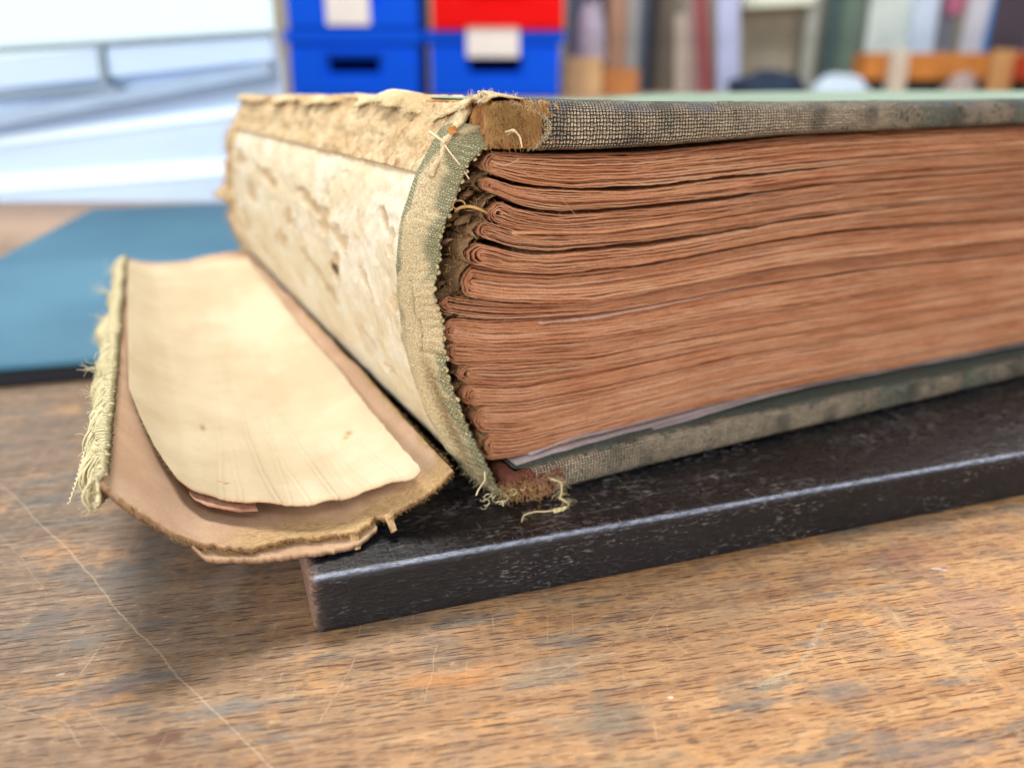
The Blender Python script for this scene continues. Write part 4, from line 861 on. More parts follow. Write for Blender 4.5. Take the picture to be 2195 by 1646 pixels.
def edge_fuzz():
    fb = Fib()
    for i in range(420):
        k = int(rng.integers(0, 13)); p = rng.uniform(-5, 60) if i % 2 else rng.uniform(-5, 15); z = float(cz(k, p)) - rng.uniform(0, 4)
        fb.hair([p, SG[k][0] - .05, z], [rng.normal(0, 1), -.5, rng.normal(0, .6)], rng.uniform(.2, .9), .018, .9, 4)
    tt = np.linspace(0, 1, 12); fb.add(np.stack([9.5 + 3.5 * tt, -.6 + 0 * tt, 68.5 - 4.2 * tt + .3 * tt ** 2 - 4], -1), .03, 3, 1.)
    f = fb.build("page_fuzz", M_FIBRE, book, L); f['kind'] = 'stuff'
    # frayed lower joint: cloth tufts and threads
    fb = Fib()
    for i in range(240):
        a = rng.uniform(0, 1); c = np.array([-3.5 + 9.5 * a + rng.normal(0, .5), -2.6 - rng.uniform(0, 1.4), 12.8 - 1.2 * a + rng.uniform(-1.6, 2.4)])
        fb.hair(c, [rng.normal(0, .8), -.6, rng.normal(-.2, .7)], rng.uniform(.6, 2.6), .045, 1.2, 7)
    f = fb.build("lower_joint_fray", M_FIBRE_TAN, book, L); f['kind'] = 'stuff'
    fb = Fib()
    for i in range(170):
        c = np.array([rng.normal(5.0, 1.7), -3.2 - rng.uniform(0, .8), rng.normal(13.2, 1.4)])
        fb.hair(c, [rng.normal(0, .9), -.5, rng.normal(-.1, .8)], rng.uniform(.6, 2.4), .04, 1.2, 7)
    f = fb.build("lower_corner_fray", mat_plain("pinkish_fibre", srgb(190, 140, 112), .85, .1, .2, 300), book, L); f['kind'] = 'stuff'
    # curls below the tape
    fb = Fib()
    for i in range(16):
        c = np.array([rng.uniform(-7.5, 1.5), rng.uniform(-4.6, -2.2), 11.2 + rng.uniform(0, 2.)]); ph = rng.uniform(0, 6.3); r = rng.uniform(.4, .9); tt = np.linspace(0, rng.uniform(2.5, 5), 12)
        fb.add(np.stack([c[0] + r * np.cos(tt + ph), c[1] + .1 * tt, c[2] + r * np.sin(tt + ph) * .8], -1), rng.uniform(.07, .15), 5)
    f = fb.build("cloth_curls", M_FIBRE_SAGE, book, L); f['kind'] = 'stuff'
edge_fuzz()

# ------------------------------------------------------------------ detached spine piece
sp = bpy.data.objects.new("spine_piece", None); COL.objects.link(sp); sp.location = (CX, CY, ZB); sp.rotation_euler = (0, 0, ANG)
setp(sp, "torn off curved tan spine piece lined with cream paper, lying beside the book", "book spine")
sn = [0, .07, .158, .22, .306, .37, .49, .557, .677, .77, .863, .937, 1]; zn = [31, 26, 20.5, 17.6, 16, 15, 13.9, 13.4, 13.3, 14.2, 16, 18.3, 20.8]
sf = [0, .1, .2, .5, .8, 1]; zf = [25.5, 23.6, 22.6, 22.3, 24, 24]
def card_z(s, d):
    t = np.clip((d + 5.5) / 190, 0, 1); return (1 - t) * smooth_interp(s, sn, zn, .02) + t * smooth_interp(s, sf, zf, .03)
def card_p(s, d):
    t = np.clip((d + 5.5) / 190, 0, 1); Lp = -66.5 + t * 17.7; Rp = -12.6 + t * 3.6; return Lp + (Rp - Lp) * s
SPL = 184.
def spine_card():
    s = np.linspace(0, 1, 260); v = np.concatenate([np.linspace(0, .12, 60), np.linspace(.12, 1, 130)[1:]])
    S_, V_ = np.meshgrid(s, v, indexing='ij')
    near = np.interp(s, [0, .03, .1, .2, .3, .36, .4, .55, .66, .72, .74, .78, .8, .86, .95, 1], [-4.5, -5.3, -5.2, -5.0, -4.8, -5.6, -4.2, -3.6, -4.6, -4.2, -2.8, -4.4, -4.0, -4.4, -4.8, -5.0])
    near = near + 1.0 * fbm(s * 14, 0, 0, 111, 5) + .35 * fbm(s * 70, 0, 0, 112, 3)
    far = SPL + 1.8 * fbm(s * 6, 0, 0, 113, 3)
    D = near[:, None] * (1 - V_) + far[:, None] * V_
    tornR = .012 * fbm(D * .12, 0, 0, 114, 4) * sst(.9, 1, S_); tornL = .006 * fbm(D * .2, 0, 0, 115, 3) * sst(.1, 0, S_)
    S2 = S_ + tornR + tornL
    Z = card_z(S2, D) + .12 * fbm(S_ * 20, D * .3, 0, 116, 4); P = np.stack([card_p(S2, D), D, Z], -1)
    nearf = np.exp(-(D - near[:, None]) / 1.2)
    P[..., 2] += .35 * np.exp(-(D - near[:, None]) / 3.) * fbm(S_ * 26, D * .9, 0, 117, 4)
    B = P.copy(); B[..., 2] -= (.85 + .25 * sst(.5, .1, S_)) + .2 * fbm(S_ * 18, D * .5, 0, 118, 3); B[..., 1] += .2 * nearf * fbm(S_ * 80, 0, 0, 3, 3)
    B[..., 0] += np.where(S_ < .2, .8 * (1 - S_ / .2), 0) * -0.6
    V, F = slab_from_grid(P, B)
    yel = np.clip(sst(8.0, 2.5, (D - near[:, None]) + 2.2 * fbm(S_ * 14, D * .4, 0, 120, 4)) * sst(.2, .4, S_) + .5 * sst(.03, .0, S_), 0, 1)
    yel = np.maximum(yel, sst(.985, 1., S_ + .02 * fbm(D * .2, 0, 0, 2, 3)))
    drk = np.zeros_like(yel); cB = np.stack([yel * .3, 0 * yel + sst(8, 0, D), 0 * yel, 0 * yel + 1], -1); cT = np.stack([yel, drk, 0 * yel, 0 * yel + 1], -1)
    o = mesh_obj("card_backing", L(V), F, M_CARD, sp, col=np.concatenate([cT.reshape(-1, 4), cB.reshape(-1, 4)]))
    # second, pinkish layer stuck beneath at the near end
    s = np.linspace(.2, .74, 150); v = np.linspace(0, 1, 30); S_, V_ = np.meshgrid(s, v, indexing='ij')
    n0 = np.interp(s, [.2, .23, .26, .5, .62, .68, .74], [-3.0, -5.6, -6.4, -6.3, -6.6, -5.6, -4.0]) + .4 * fbm(s * 22, 0, 0, 131, 3) + .2 * fbm(s * 90, 0, 0, 132, 2)
    D = n0[:, None] + V_ * 16
    P = np.stack([card_p(S_, D), D, card_z(S_, D) - 1.35 - .5 * sst(.3, .2, S_) + .15 * fbm(S_ * 40, D * .6, 0, 133, 3)], -1); B = P - np.array([0, 0, .9])
    B[..., 2] = np.maximum(B[..., 2], 10.75 if False else 10.9)
    P[..., 2] = np.maximum(P[..., 2], B[..., 2] + .35)
    V, F = slab_from_grid(P, B); z = np.zeros(S_.shape); e = sst(2.2, .3, D - n0[:, None]) * .35
    c = np.stack([e, z, z, z + 1], -1); cb = np.stack([z, z + .7, z, z + 1], -1)
    mesh_obj("under_layer", L(V), F, M_CARD, sp, col=np.concatenate([c.reshape(-1, 4), cb.reshape(-1, 4)]))
    # torn tongue bent down and a curled scrap at the board corner
    def tongue(s0, length, wd, seed):
        t_ = np.linspace(0, 1, 20); a = np.linspace(-1, 1, 10); T, A = np.meshgrid(t_, a, indexing='ij'); z0 = card_z(np.array([s0]), np.array([-4.]))[0]; p0 = card_p(s0, -4.)
        X = p0 + A * wd * (1 - .35 * T) + .4 * T + .15 * noise(T * 4, A * 3, 0, seed); Y = -3.6 - length * (T * .75) + .15 * A ** 2 * wd; Zz = z0 + .1 - length * .75 * T ** 1.7 + .25 * fbm(T * 4, A * 3, 0, seed, 3)
        Zz = np.maximum(Zz, 10.9)
        P = np.stack([X, Y, Zz], -1); V, F = slab_from_grid(P, P - np.array([0, -.5, .5])); z = np.zeros(T.shape); c = np.stack([z + .85, z, z, z + 1], -1)
        mesh_obj("torn_tongue", L(V), F, M_CARD, sp, col=np.concatenate([c.reshape(-1, 4)] * 2))
    tongue(.775, 3.0, .75, 3); tongue(.655, 3.6, .8, 8)
    fb = Fib()
    for i in range(2300):
        k = int(rng.integers(0, 259)); e = np.array([card_p(k / 259., near[k]), near[k] + .1, card_z(np.array([k / 259.]), np.array([near[k]]))[0] - rng.uniform(0, 1.)])
        fb.hair(e, [rng.normal(0, .9), -1, rng.normal(0, .6)], rng.uniform(.2, 1.1), .028, 1., 5)
    for i in range(500):
        d = rng.uniform(-4, 70); e = np.array([card_p(1.0, d), d, card_z(np.array([1.]), np.array([d]))[0] - rng.uniform(0, .8)]); fb.hair(e, [1, rng.normal(0, .7), rng.normal(0, .6)], rng.uniform(.2, .8), .03, 1., 4)
    f = fb.build("card_fibres", M_FIBRE_TAN, sp, L); f['kind'] = 'stuff'
spine_card()

def paper_sheet():
    # outline traced: left border and right border as functions of d, near border as function of s
    v = np.concatenate([np.linspace(0, .3, 90), np.linspace(.3, 1, 80)[1:]]); u = np.linspace(0, 1, 260)
    sN = [.2, .22, .334, .436, .542, .66, .721, .80, .88, .91]; dN = [8.5, 5.5, 3.0, .9, -.7, -1.0, -.6, -2.0, -4.2, -3.0]
    U_, V_ = np.meshgrid(u, v, indexing='ij')
    su = .2 + .7 * u; dn = smooth_interp(su, sN, dN, .012) + .12 * fbm(su * 90, 0, 0, 141, 3)
    farE = SPL - 8 + 3.0 * fbm(u * 5, 0, 0, 145, 3)[:, None] - 5 * sst(.6, .9, U_); D = dn[:, None] + (farE - dn[:, None]) * V_
    sl = smooth_interp(D, [5, 8, 20, 31, 43, 89, 172, 190], [.205, .19, .13, .094, .062, .05, .035, .03], 1.5); sr = smooth_interp(D, [-4, 11, 57, 90, 147, 190], [.893, .905, .927, .915, .938, .94], 2) + .004 * fbm(D * .5, 0, 0, 142, 3)
    S_ = sl + (sr - sl) * U_
    gap = .7 + 3.6 * np.exp(-np.clip(D, 0, None) / 22.) + .5 * sst(.3, .05, S_) * np.exp(-D / 60)
    ripple = .22 * np.sin(S_ * 34 + .6 * noise(D * .04, 0, 0, 5)) * np.exp(-np.clip(D, 0, None) / 40.) + .3 * fbm(S_ * 5, D * .03, 0, 143, 3) + .05 * fbm(S_ * 30, D * .4, 0, 144, 3)
    for (c0, a0, ln, sl_) in ((.36, .35, 30, .0008), (.46, .5, 45, .0), (.55, .38, 38, -.0006), (.64, .5, 34, -.0008), (.74, .35, 46, -.0012), (.83, .3, 30, -.001), (.50, .25, 80, .0012), (.3, .3, 70, .0015), (.68, .2, 120, 0)):
        a0 = a0 * .55; xx = S_ - c0 - sl_ * D - .006 * noise(D * .12, c0 * 50, 0, 8); ripple = ripple + a0 * (np.exp(-(xx / .006) ** 2) * .8 - .9 * sst(-.02, 0, xx) * sst(.05, 0, xx)) * np.exp(-np.clip(D, 0, None) / ln)
    Z = card_z(S_, D) + gap + ripple
    P = np.stack([card_p(S_, D), D, Z], -1); B = P - np.array([0, 0, .28])
    V, F = slab_from_grid(P, B)
    e = sst(1.6, .3, (D - dn[:, None]) + .5 * fbm(S_ * 40, D, 0, 3, 3)) * .5
    st = np.exp(-(((S_ - .30) / .008) ** 2 + ((D - 38) / 1.4) ** 2)) + np.exp(-(((S_ - .80) / .012) ** 2 + ((D - 24) / .9) ** 2))
    z = 0 * e; o = mesh_obj("paper_liner", L(V), F, M_SHEET, sp, col=np.concatenate([np.stack([e, np.clip(st, 0, 1), z, z + 1], -1).reshape(-1, 4)] * 2))
    # ragged second ply curling under the near left corner
    s = np.linspace(.215, .40, 60); t_ = np.linspace(0, 1, 12); S2, T = np.meshgrid(s, t_, indexing='ij')
    dn2 = smooth_interp(s, sN, dN, .012) - np.interp(s, [.215, .25, .33, .4], [0., 1.3, .9, -.4]) + .2 * fbm(s * 60, 0, 0, 151, 3)
    D2 = dn2[:, None] + 9 * T; Z2 = card_z(S2, D2) + 2.5 + .3 * T + .2 * fbm(S2 * 30, D2, 0, 152, 3); P2 = np.stack([card_p(S2, D2), D2, Z2], -1)
    V, F = slab_from_grid(P2, P2 - np.array([0, 0, .3])); mesh_obj("torn_ply", L(V), F, mat_fibrous("pinkish_ply", srgb(206, 164, 138), srgb(176, 128, 104), None, 900), o)
    fb = Fib()
    for i in range(420):
        k = int(rng.integers(0, 259)); fb.hair(P[k, 0], [rng.normal(0, .9), -1, rng.normal(0, .6)], rng.uniform(.15, .6), .02, 1., 4)
    for i in range(200):
        k = int(rng.integers(0, 60)); fb.hair(P[0, k], [-1, rng.normal(0, .6), rng.normal(0, .6)], rng.uniform(.15, .9), .022, 1., 4)
    f = fb.build("paper_fibres", M_FIBRE, o, L); f['kind'] = 'stuff'
paper_sheet()

def left_cloth():
    """rolled, frayed green cloth along the outer left border of the spine piece"""
    ds = np.concatenate([np.arange(-4.5, 60, .28), np.arange(60, SPL, .8)]); q = np.linspace(0, 1, 22); D, Q = np.meshgrid(ds, q, indexing='ij')
    e0 = card_p(0., ds); z0 = card_z(np.zeros_like(ds), ds)
    wd = 4.4 + 1.8 * sst(60, 100, ds) + 1.6 * fbm(ds * .09, 0, 0, 161, 3) + .5 * noise(ds * .9, 0, 0, 162) - 1.2 * sst(10, -4, ds)
    X = e0[:, None] + .9 + (1.9 * fbm(D * .32, Q * 1.2, 0, 169, 4) + .5 * fbm(D * 1.3, Q * 3, 0, 170, 3)) * Q - wd[:, None] * np.sin(Q * 1.5) ** .8 * (.55 + .0 * Q) ; Zz = z0[:, None] + .9 + .5 * np.sin(Q * 3.1) - 4.6 * Q ** 2 - .5 * sst(.6, 1., Q)
    rib = .17 * np.sin(D * 2 * math.pi / .78 + 1.5 * Q) + .1 * noise(D * 2.2, Q * 5, 0, 163)
    P = np.stack([X - rib, D + .3 * Q + .2 * noise(D * .7, Q * 2, 0, 165), Zz + .9 * fbm(D * .25, Q * 2, 0, 164, 4)], -1)
    V, F = slab_from_grid(P, P + np.array([.55, 0, -.25]))
    uv = np.stack([D, Q * 7], -1); z = 0 * D
    c = np.stack([.15 + .2 * fbm(D * .1, Q, 0, 3, 2), sst(.12, 0, Q) * .7, z, z + 1], -1)
    o = mesh_obj("frayed_cloth_border", L(V), F, M_CLOTHB, sp, uv=np.concatenate([uv.reshape(-1, 2)] * 2), col=np.concatenate([c.reshape(-1, 4)] * 2))
    fb = Fib()
    for i, d in enumerate(np.arange(-4, 100, .34)):
        k = int(np.argmin(abs(ds - d))); j0 = int(rng.integers(6, 16)); base = P[k, j0] + np.array([-.12, 0, 0])
        tip = P[k, 21] + np.array([-rng.uniform(.2, 1.0), rng.uniform(-.5, .5), -rng.uniform(0, 1.)]); t_ = np.linspace(0, 1, 7)
        cv = np.array([-.5 - rng.uniform(0, .7), 0, .2])
        fb.add(base[None] * (1 - t_)[:, None] + tip[None] * t_[:, None] + cv[None] * (np.sin(t_ * math.pi))[:, None], rng.uniform(.15, .24), 5, .6)
        for _q in range(4): fb.hair(tip + rng.normal(0, .3, 3), [-1, rng.normal(0, .7), rng.normal(-.2, .7)], rng.uniform(.4, 2.4), .032, 1.1, 6)
    for (d, n, ln) in ((51, 16, 4.6), (36, 9, 4.5), (96, 12, 4.), (128, 14, 5), (160, 14, 4), (10, 6, 3.), (26, 7, 3.)):
        for i in range(n):
            k = int(np.argmin(abs(ds - (d + rng.normal(0, 1.)))))
            fb.hair(P[k, 12], [-1, rng.normal(.4, .25), rng.normal(.45, .25)], ln * rng.uniform(.5, 1.3), .06, .7, 8, .02)
    # twisted thread hanging out towards the worktop
    t_ = np.linspace(0, 1, 60); c0 = P[int(np.argmin(abs(ds - 14))), 18]
    ln = c0[None] + np.stack([-1.5 - 3.2 * t_ ** 1.2, -7 * t_, -5.0 * t_ ** 1.1], -1) + .18 * np.stack([np.sin(t_ * 70), np.cos(t_ * 70), np.sin(t_ * 70 + 1)], -1)
    fb.add(ln, .16, 5, .7)
    f = fb.build("thread_fringe", M_FIBRE_SAGE, o, L); f["kind"] = "stuff"
    kb = Fib()
    for i in range(90):
        c = P[int(rng.integers(0, 14)), int(rng.integers(8, 22))]; ph = rng.uniform(0, 6.3); r = rng.uniform(.2, .5); tt = np.linspace(0, 4, 8)
        kb.add(c[None] + np.stack([r * np.cos(tt + ph), -.3 + .1 * tt, r * np.sin(tt + ph)], -1), rng.uniform(.08, .16), 4)
    f = kb.build("knotted_ends", M_FIBRE_SAGE, o, L); f["kind"] = "stuff"
t = NT("frayed_sage_cloth"); uv = t.n('ShaderNodeUVMap').outputs[0]; ux, uy, _ = t.sep(uv); w = t.sep(t.attr())
rb = t.math('ADD', t.math('MULTIPLY', t.math('SINE', t.math('MULTIPLY', ux, 8.05)), .5), .5); fz = t.noise(uv, 4.5, 5, .7)
c_ = t.mix(t.rng(t.math('MULTIPLY', rb, t.math('ADD', fz, .5)), .15, .8), srgb(150, 134, 92), srgb(226, 214, 176)); c_ = t.mix(w[1], c_, srgb(92, 84, 50))
M_CLOTHB = t.fin(c_, .9, t.bump(t.math('ADD', rb, fz), .8, .0003), .1)
left_cloth()

# ------------------------------------------------------------------ loose thread in front of the lower corner
th_root = Fib()
def poly(pts, r, n=40, wob=.12):
    pts = np.array(pts, float); s = np.linspace(0, 1, n); P = np.stack([smooth_interp(s, np.linspace(0, 1, len(pts)), pts[:, i], .02) for i in range(3)], -1)
    P += wob * np.stack([noise(s * 14, 0, 0, 5), noise(s * 14, 3, 0, 6), noise(s * 14, 7, 0, 7)], -1); th_root.add(P, np.full(n, r) * (1 + .25 * noise(s * 20, 0, 0, 9)), 6); return P
A_ = poly([(6.5, -3.8, 14.2), (8.6, -4.6, 13.2), (8.4, -5.4, 11.6), (7.2, -6.0, 10.9), (8.2, -8.2, 10.7), (6.6, -9.8, 10.72), (4.2, -9.4, 10.8), (1.2, -8.2, 10.75), (-1.4, -8.6, 10.75), (-2.6, -10.2, 10.7)], .17, 80)
poly([(4.2, -9.6, 10.8), (5.2, -9.9, 10.9), (6.6, -9.7, 10.9)], .42, 20)
for i in range(260):
    k = int(rng.integers(0, 79)); th_root.hair(A_[k], rng.normal(0, 1, 3) * [1, 1, .5], rng.uniform(.3, 1.5), .018, 1., 5)
for i in range(30):
    c = A_[int(rng.integers(0, 45))]; ph = rng.uniform(0, 6.3); r = rng.uniform(.5, 2.0); tt = np.linspace(0, rng.uniform(2, 5), 14)
    th_root.add(c[None] + np.stack([r * np.cos(tt + ph), -.2 + .3 * np.sin(tt), np.abs(r * .5 * np.sin(tt + ph)) + .1], -1), .022, 3, 1)
o = th_root.build("loose_thread", mat_plain("cream_thread", srgb(214, 196, 150), .85, .1, .15, 200), None, lambda P: L(P)); o.location = (CX, CY, ZB); o.rotation_euler = (0, 0, ANG)
setp(o, "curled cream thread with fuzz lying on the black board by the book's frayed corner", "thread")

# ------------------------------------------------------------------ blue board on the worktop behind
def prism(name, pts, z0, z1, mat, parent=None, bev=.0006):
    c = np.mean(pts, axis=0); n = len(pts); V = []
    for z, k in ((z0, bev), (z0 + bev, 0), (z1 - bev, 0), (z1, bev)):
        for (x, y) in pts:
            v = np.array([x, y]) - c; l = np.linalg.norm(v); V.append((*(c + v * (1 - k / l)), z))
    F = [(k * n + i, k * n + (i + 1) % n, (k + 1) * n + (i + 1) % n, (k + 1) * n + i) for k in range(3) for i in range(n)] + [tuple(range(n - 1, -1, -1)), tuple(range(3 * n, 4 * n))]
    return mesh_obj(name, V, F, mat, parent, smooth=False)
bl = bpy.data.objects.new("blue_mat", None); COL.objects.link(bl); bl.location = (-.18, .38, 0)
setp(bl, "flat blue covered board with a dark edge lying behind the torn spine piece", "board")
pts = [(-.1960, .2180), (-.1425, .2297), (-.1200, .2360), (-.0500, .2700), (-.1000, .5420), (-.1680, .5400), (-.2440, .5120), (-.2232, .3760)]
pts = [(x + .18, y - .38) for x, y in pts]
prism("dark_underside", [(x * .997, y * .997) for x, y in pts], 0.0, .0042, mat_plain("near_black_edge", srgb(22, 24, 34), .6, .3), bl)  # lower layer coloured near black
t = NT("blue_cloth_board"); v_ = t.tc.outputs['Object']; nn = t.noise(v_, 10, 4, .6)
prism("blue_face", pts, .0043, .0066, t.fin(t.mix(t.rng(nn, .3, .7), srgb(48, 92, 116), srgb(64, 108, 130)), .6, t.bump(t.noise(v_, 900, 3, .6), .2, .0003), .3), bl)

# ------------------------------------------------------------------ window wall at the left
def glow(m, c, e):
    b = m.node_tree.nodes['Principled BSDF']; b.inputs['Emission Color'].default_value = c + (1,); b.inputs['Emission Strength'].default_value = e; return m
Mw = glow(mat_plain("glowing_white_panel", srgb(176, 196, 220), .5, .3, .05, 4.), srgb(196, 222, 255), .24)  # emission added to stand in for light from behind the panel
Mg = mat_plain("grey_sill_bar", srgb(140, 158, 170), .5, .3, .1, 20.)
Mb = mat_plain("blue_grey_shade_band", srgb(164, 188, 216), .6, .3, .1, 12.)
t = NT("bright_window_pane"); t.put(t.bsdf.inputs['Base Color'], (.2, .22, .25, 1)); t.put(t.bsdf.inputs['Emission Color'], srgb(226, 252, 255) + (1,)); t.put(t.bsdf.inputs['Emission Strength'], .80); M_PANE = t.m
wn = bpy.data.objects.new("window", None); COL.objects.link(wn); wn.location = (-.35, .575, 0); setp(wn, "bright white window with grey sill bars behind the blue board", "window")
def bar(name, x0, zA, x1, zB_, wd, y0, y1, mat, parent):
    """straight bar in the wall plane, thick wd, from (x0,zA) to (x1,zB)"""
    d = np.array([x1 - x0, zB_ - zA]); l = np.hypot(*d); n = np.array([-d[1], d[0]]) / l * wd / 2
    q = [(x0 - n[0], zA - n[1]), (x1 - n[0], zB_ - n[1]), (x1 + n[0], zB_ + n[1]), (x0 + n[0], zA + n[1])]
    V = [(a, y0, b) for a, b in q] + [(a, y1, b) for a, b in q]; F = [(0, 1, 2, 3), (7, 6, 5, 4), (0, 4, 5, 1), (1, 5, 6, 2), (2, 6, 7, 3), (3, 7, 4, 0)]
    V = [(a + .35, b - .575, c) for a, b, c in V]
    return mesh_obj(name, V, F, mat, parent, smooth=False)
V = [(x + .35, y - .575, z) for y in (.600, .608) for x, z in ((-1.2, .0), (-.154, .0), (-.150, .60), (-1.2, .60))]
mesh_obj("pane", V, [(0, 1, 2, 3), (7, 6, 5, 4), (0, 4, 5, 1), (1, 5, 6, 2), (2, 6, 7, 3), (3, 7, 4, 0)], M_PANE, wn, smooth=False)
bar("glazing_bar", -.60, .0770, -.1475, .1035, .0032, .566, .580, Mg, wn)
bar("glazing_bar", -.2505, .0960, -.2505, .0735, .0042, .566, .578, Mg, wn)
bar("glazing_bar", -.60, .0570, -.2440, .0712, .0030, .566, .580, Mg, wn)
bar("sill_rail", -.60, .0520, -.1475, .0965, .0170, .570, .590, Mw, wn)
bar("shade_band", -.60, .0040, -.1475, .0830, .0070, .560, .584, Mb, wn)  # blue-grey strip painting a shadow band across the panel
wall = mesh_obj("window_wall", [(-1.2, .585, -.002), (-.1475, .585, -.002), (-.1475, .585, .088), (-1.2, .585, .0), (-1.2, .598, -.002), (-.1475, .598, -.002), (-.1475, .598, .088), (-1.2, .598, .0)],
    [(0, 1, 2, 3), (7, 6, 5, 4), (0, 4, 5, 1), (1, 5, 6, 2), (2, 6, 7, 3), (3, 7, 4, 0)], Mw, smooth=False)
setp(wall, "white wall panel with added glow below the window", kind='structure')
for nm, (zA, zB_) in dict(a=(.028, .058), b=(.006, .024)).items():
    bar("panel_fold", -.42, zA, -.17, zB_, .006 if nm == 'a' else .01, .5815, .5850, glow(mat_plain("cool_white_glow", srgb(226, 244, 255), .5, .3, .03), srgb(210, 235, 255), .3), wn)  # folds given emission too, in place of light from behind

# ------------------------------------------------------------------ crates
def crate_mesh(name, mat, w=.372, dp=.30, h=.172):
    r = bpy.data.objects.new(name, None); COL.objects.link(r)
    th = .004; hw = w / 2
    V = []; F = []
    def bx(x0, x1, y0, y1, z0, z1):
        k = len(V); V.extend([(x0, y0, z0), (x1, y0, z0), (x1, y1, z0), (x0, y1, z0), (x0, y0, z1), (x1, y0, z1), (x1, y1, z1), (x0, y1, z1)])
        F.extend([tuple(k + i for i in f) for f in ((3, 2, 1, 0), (4, 5, 6, 7), (0, 1, 5, 4), (1, 2, 6, 5), (2, 3, 7, 6), (3, 0, 4, 7))])
    y0 = -dp / 2; b = hw - .012
    # handle opening in the front wall
    ox, oz0, oz1 = .068, h * .38, h * .60
    bx(-b, -ox, y0 + .006, y0 + .010, .004, h - .034); bx(ox, b, y0 + .006, y0 + .010, .004, h - .034)
    bx(-ox, ox, y0 + .006, y0 + .010, .004, oz0); bx(-ox, ox, y0 + .006, y0 + .010, oz1, h - .034)
    bx(-b, b, -y0 - .010, -y0 - .006, .004, h - .03); bx(-b, -b + th, y0 + .0102, -y0 - .0102, .004, h - .03); bx(b - th, b, y0 + .0102, -y0 - .0102, .004, h - .03)
    bx(-b, b, y0 + .006, -y0 - .006, 0, .0038)
    body = mesh_obj("crate_body", V, F, mat, r, smooth=False)
    V.clear(); F.clear()
    # sloped raised apron round the handle: trapezoid, lighter face catching light
    apr = [(-hw * .93, .008), (hw * .93, .008), (hw * .93, h * .50), (hw * .62, h * .72), (-hw * .62, h * .72), (-hw * .93, h * .50)]
    hole = [(-ox - .012, oz0 - .012), (ox + .012, oz0 - .012), (ox + .012, oz0 + .02), (ox + .012, oz1 + .01), (-ox - .012, oz1 + .01), (-ox - .012, oz0 + .02)]
    ya = y0 - .004
    V2 = [(x, ya, z) for x, z in apr] + [(x, ya, z) for x, z in hole] + [(x, y0 + .0055, z) for x, z in apr] + [(x, y0 + .0055, z) for x, z in hole]
    F2 = []
    for i in range(6):
        j = (i + 1) % 6; F2 += [(i, j, 6 + j, 6 + i), (12 + j, 12 + i, 18 + i, 18 + j), (i, 12 + i, 12 + j, j), (6 + i, 6 + j, 18 + j, 18 + i)]
    mesh_obj("handle_surround", V2, F2, mat, r, smooth=False)
    for (a, b_, c, d_) in ((-hw, hw, y0, y0 + .012), (-hw, hw, -y0 - .012, -y0), (-hw, -hw + .012, y0 + .0122, -y0 - .0122), (hw - .012, hw, y0 + .0122, -y0 - .0122)): bx(a, b_, c, d_, h - .030, h)
    mesh_obj("rim", V, F, mat, r, smooth=False)
    return r
Mblue = mat_plain("blue_plastic", srgb(0, 84, 226), .6, .12, .03, 4.); Mred = mat_plain("red_plastic", srgb(226, 4, 6), .6, .12, .03, 4.)
Mcard = mat_plain("white_label_card", srgb(232, 228, 224), .7, .2, .03, 10.)
def label_card(r, x0, x1, z0, z1):
    y = -.15 - .0062; V = [(x0, y, z0), (x1, y, z0), (x1, y, z1), (x0, y, z1), (x0, y + .0018, z0), (x1, y + .0018, z0), (x1, y + .0018, z1), (x0, y + .0018, z1)]
    mesh_obj("label_card", V, [(0, 1, 2, 3), (7, 6, 5, 4), (0, 4, 5, 1), (1, 5, 6, 2), (2, 6, 7, 3), (3, 7, 4, 0)], Mcard, r, smooth=False)
def copy_tree(o, loc, mat=None):
    c = o.copy(); COL.objects.link(c); c.location = loc
    for ch in list(o.children):
        d = ch.copy(); COL.objects.link(d); d.parent = c
        if mat: d.data = ch.data.copy(); d.data.materials[0] = mat
    return c
base = crate_mesh("plastic_crate", Mblue); base.location = (-.425, 2.65, 0)
setp(base, "bright blue plastic crate at the bottom of the left stack", "crate", "plastic crates stacked behind the book")
c2 = copy_tree(base, (-.046, 2.655, 0)); c2['label'] = "blue plastic crate with a white label under the red crate"
c3 = copy_tree(base, (-.421, 2.652, .1725)); c3['label'] = "blue plastic crate with a pale label, on top of the other blue crate"
c4 = copy_tree(base, (-.038, 2.646, .1725), Mred); c4['label'] = "bright red plastic crate on top of the right hand crate stack"
label_card(c2, -.075, .065, .105, .180); label_card(c3, -.070, .045, .012, .10)

# ------------------------------------------------------------------ things stored along the back
bw = box("back_wall", -3.0, 4.0, 3.36, 3.40, -.3, 1.8, mat_plain("dull_cream_wall", srgb(184, 178, 160), .8, .2, .06, 3.)); setp(bw, "dull cream wall behind the stored boards", kind='structure')
def at(px, y): return (px - 1097.5) / 1869 * y * .928       # rough width of the view at depth y
def plank(name, x0, x1, h, lean, y, th, c, label, cat, mat=None, z0=0.0, rough=.6):
    w = abs(x1 - x0)
    o = box(name, -w / 2, w / 2, -th / 2, th / 2, 0, h, mat or mat_plain(name + "_paint", c, rough, .3, .12, 9.), bev=.002, loc=((x0 + x1) / 2, y, z0), rot=(0, rad(lean), 0))
    return setp(o, label, cat, "boards and planks stored upright along the wall" if cat in ('board', 'plank') else None)
Y = 3.0; X = lambda px: at(px, Y)
plank("slate_board", X(1216), X(1262), .45, 0, Y + .05, .03, srgb(84, 88, 112), "slate blue upright board just beside the crates", "board")
plank("plum_board", X(1262), X(1310), .40, 0, Y + .1, .03, srgb(96, 84, 92), "dull plum board behind the pale wrapped bundle", "board")
plank("brown_plank", X(1302), X(1338), .5, 0, Y - .02, .03, srgb(176, 136, 112), "skin brown upright plank near the crates", "plank")
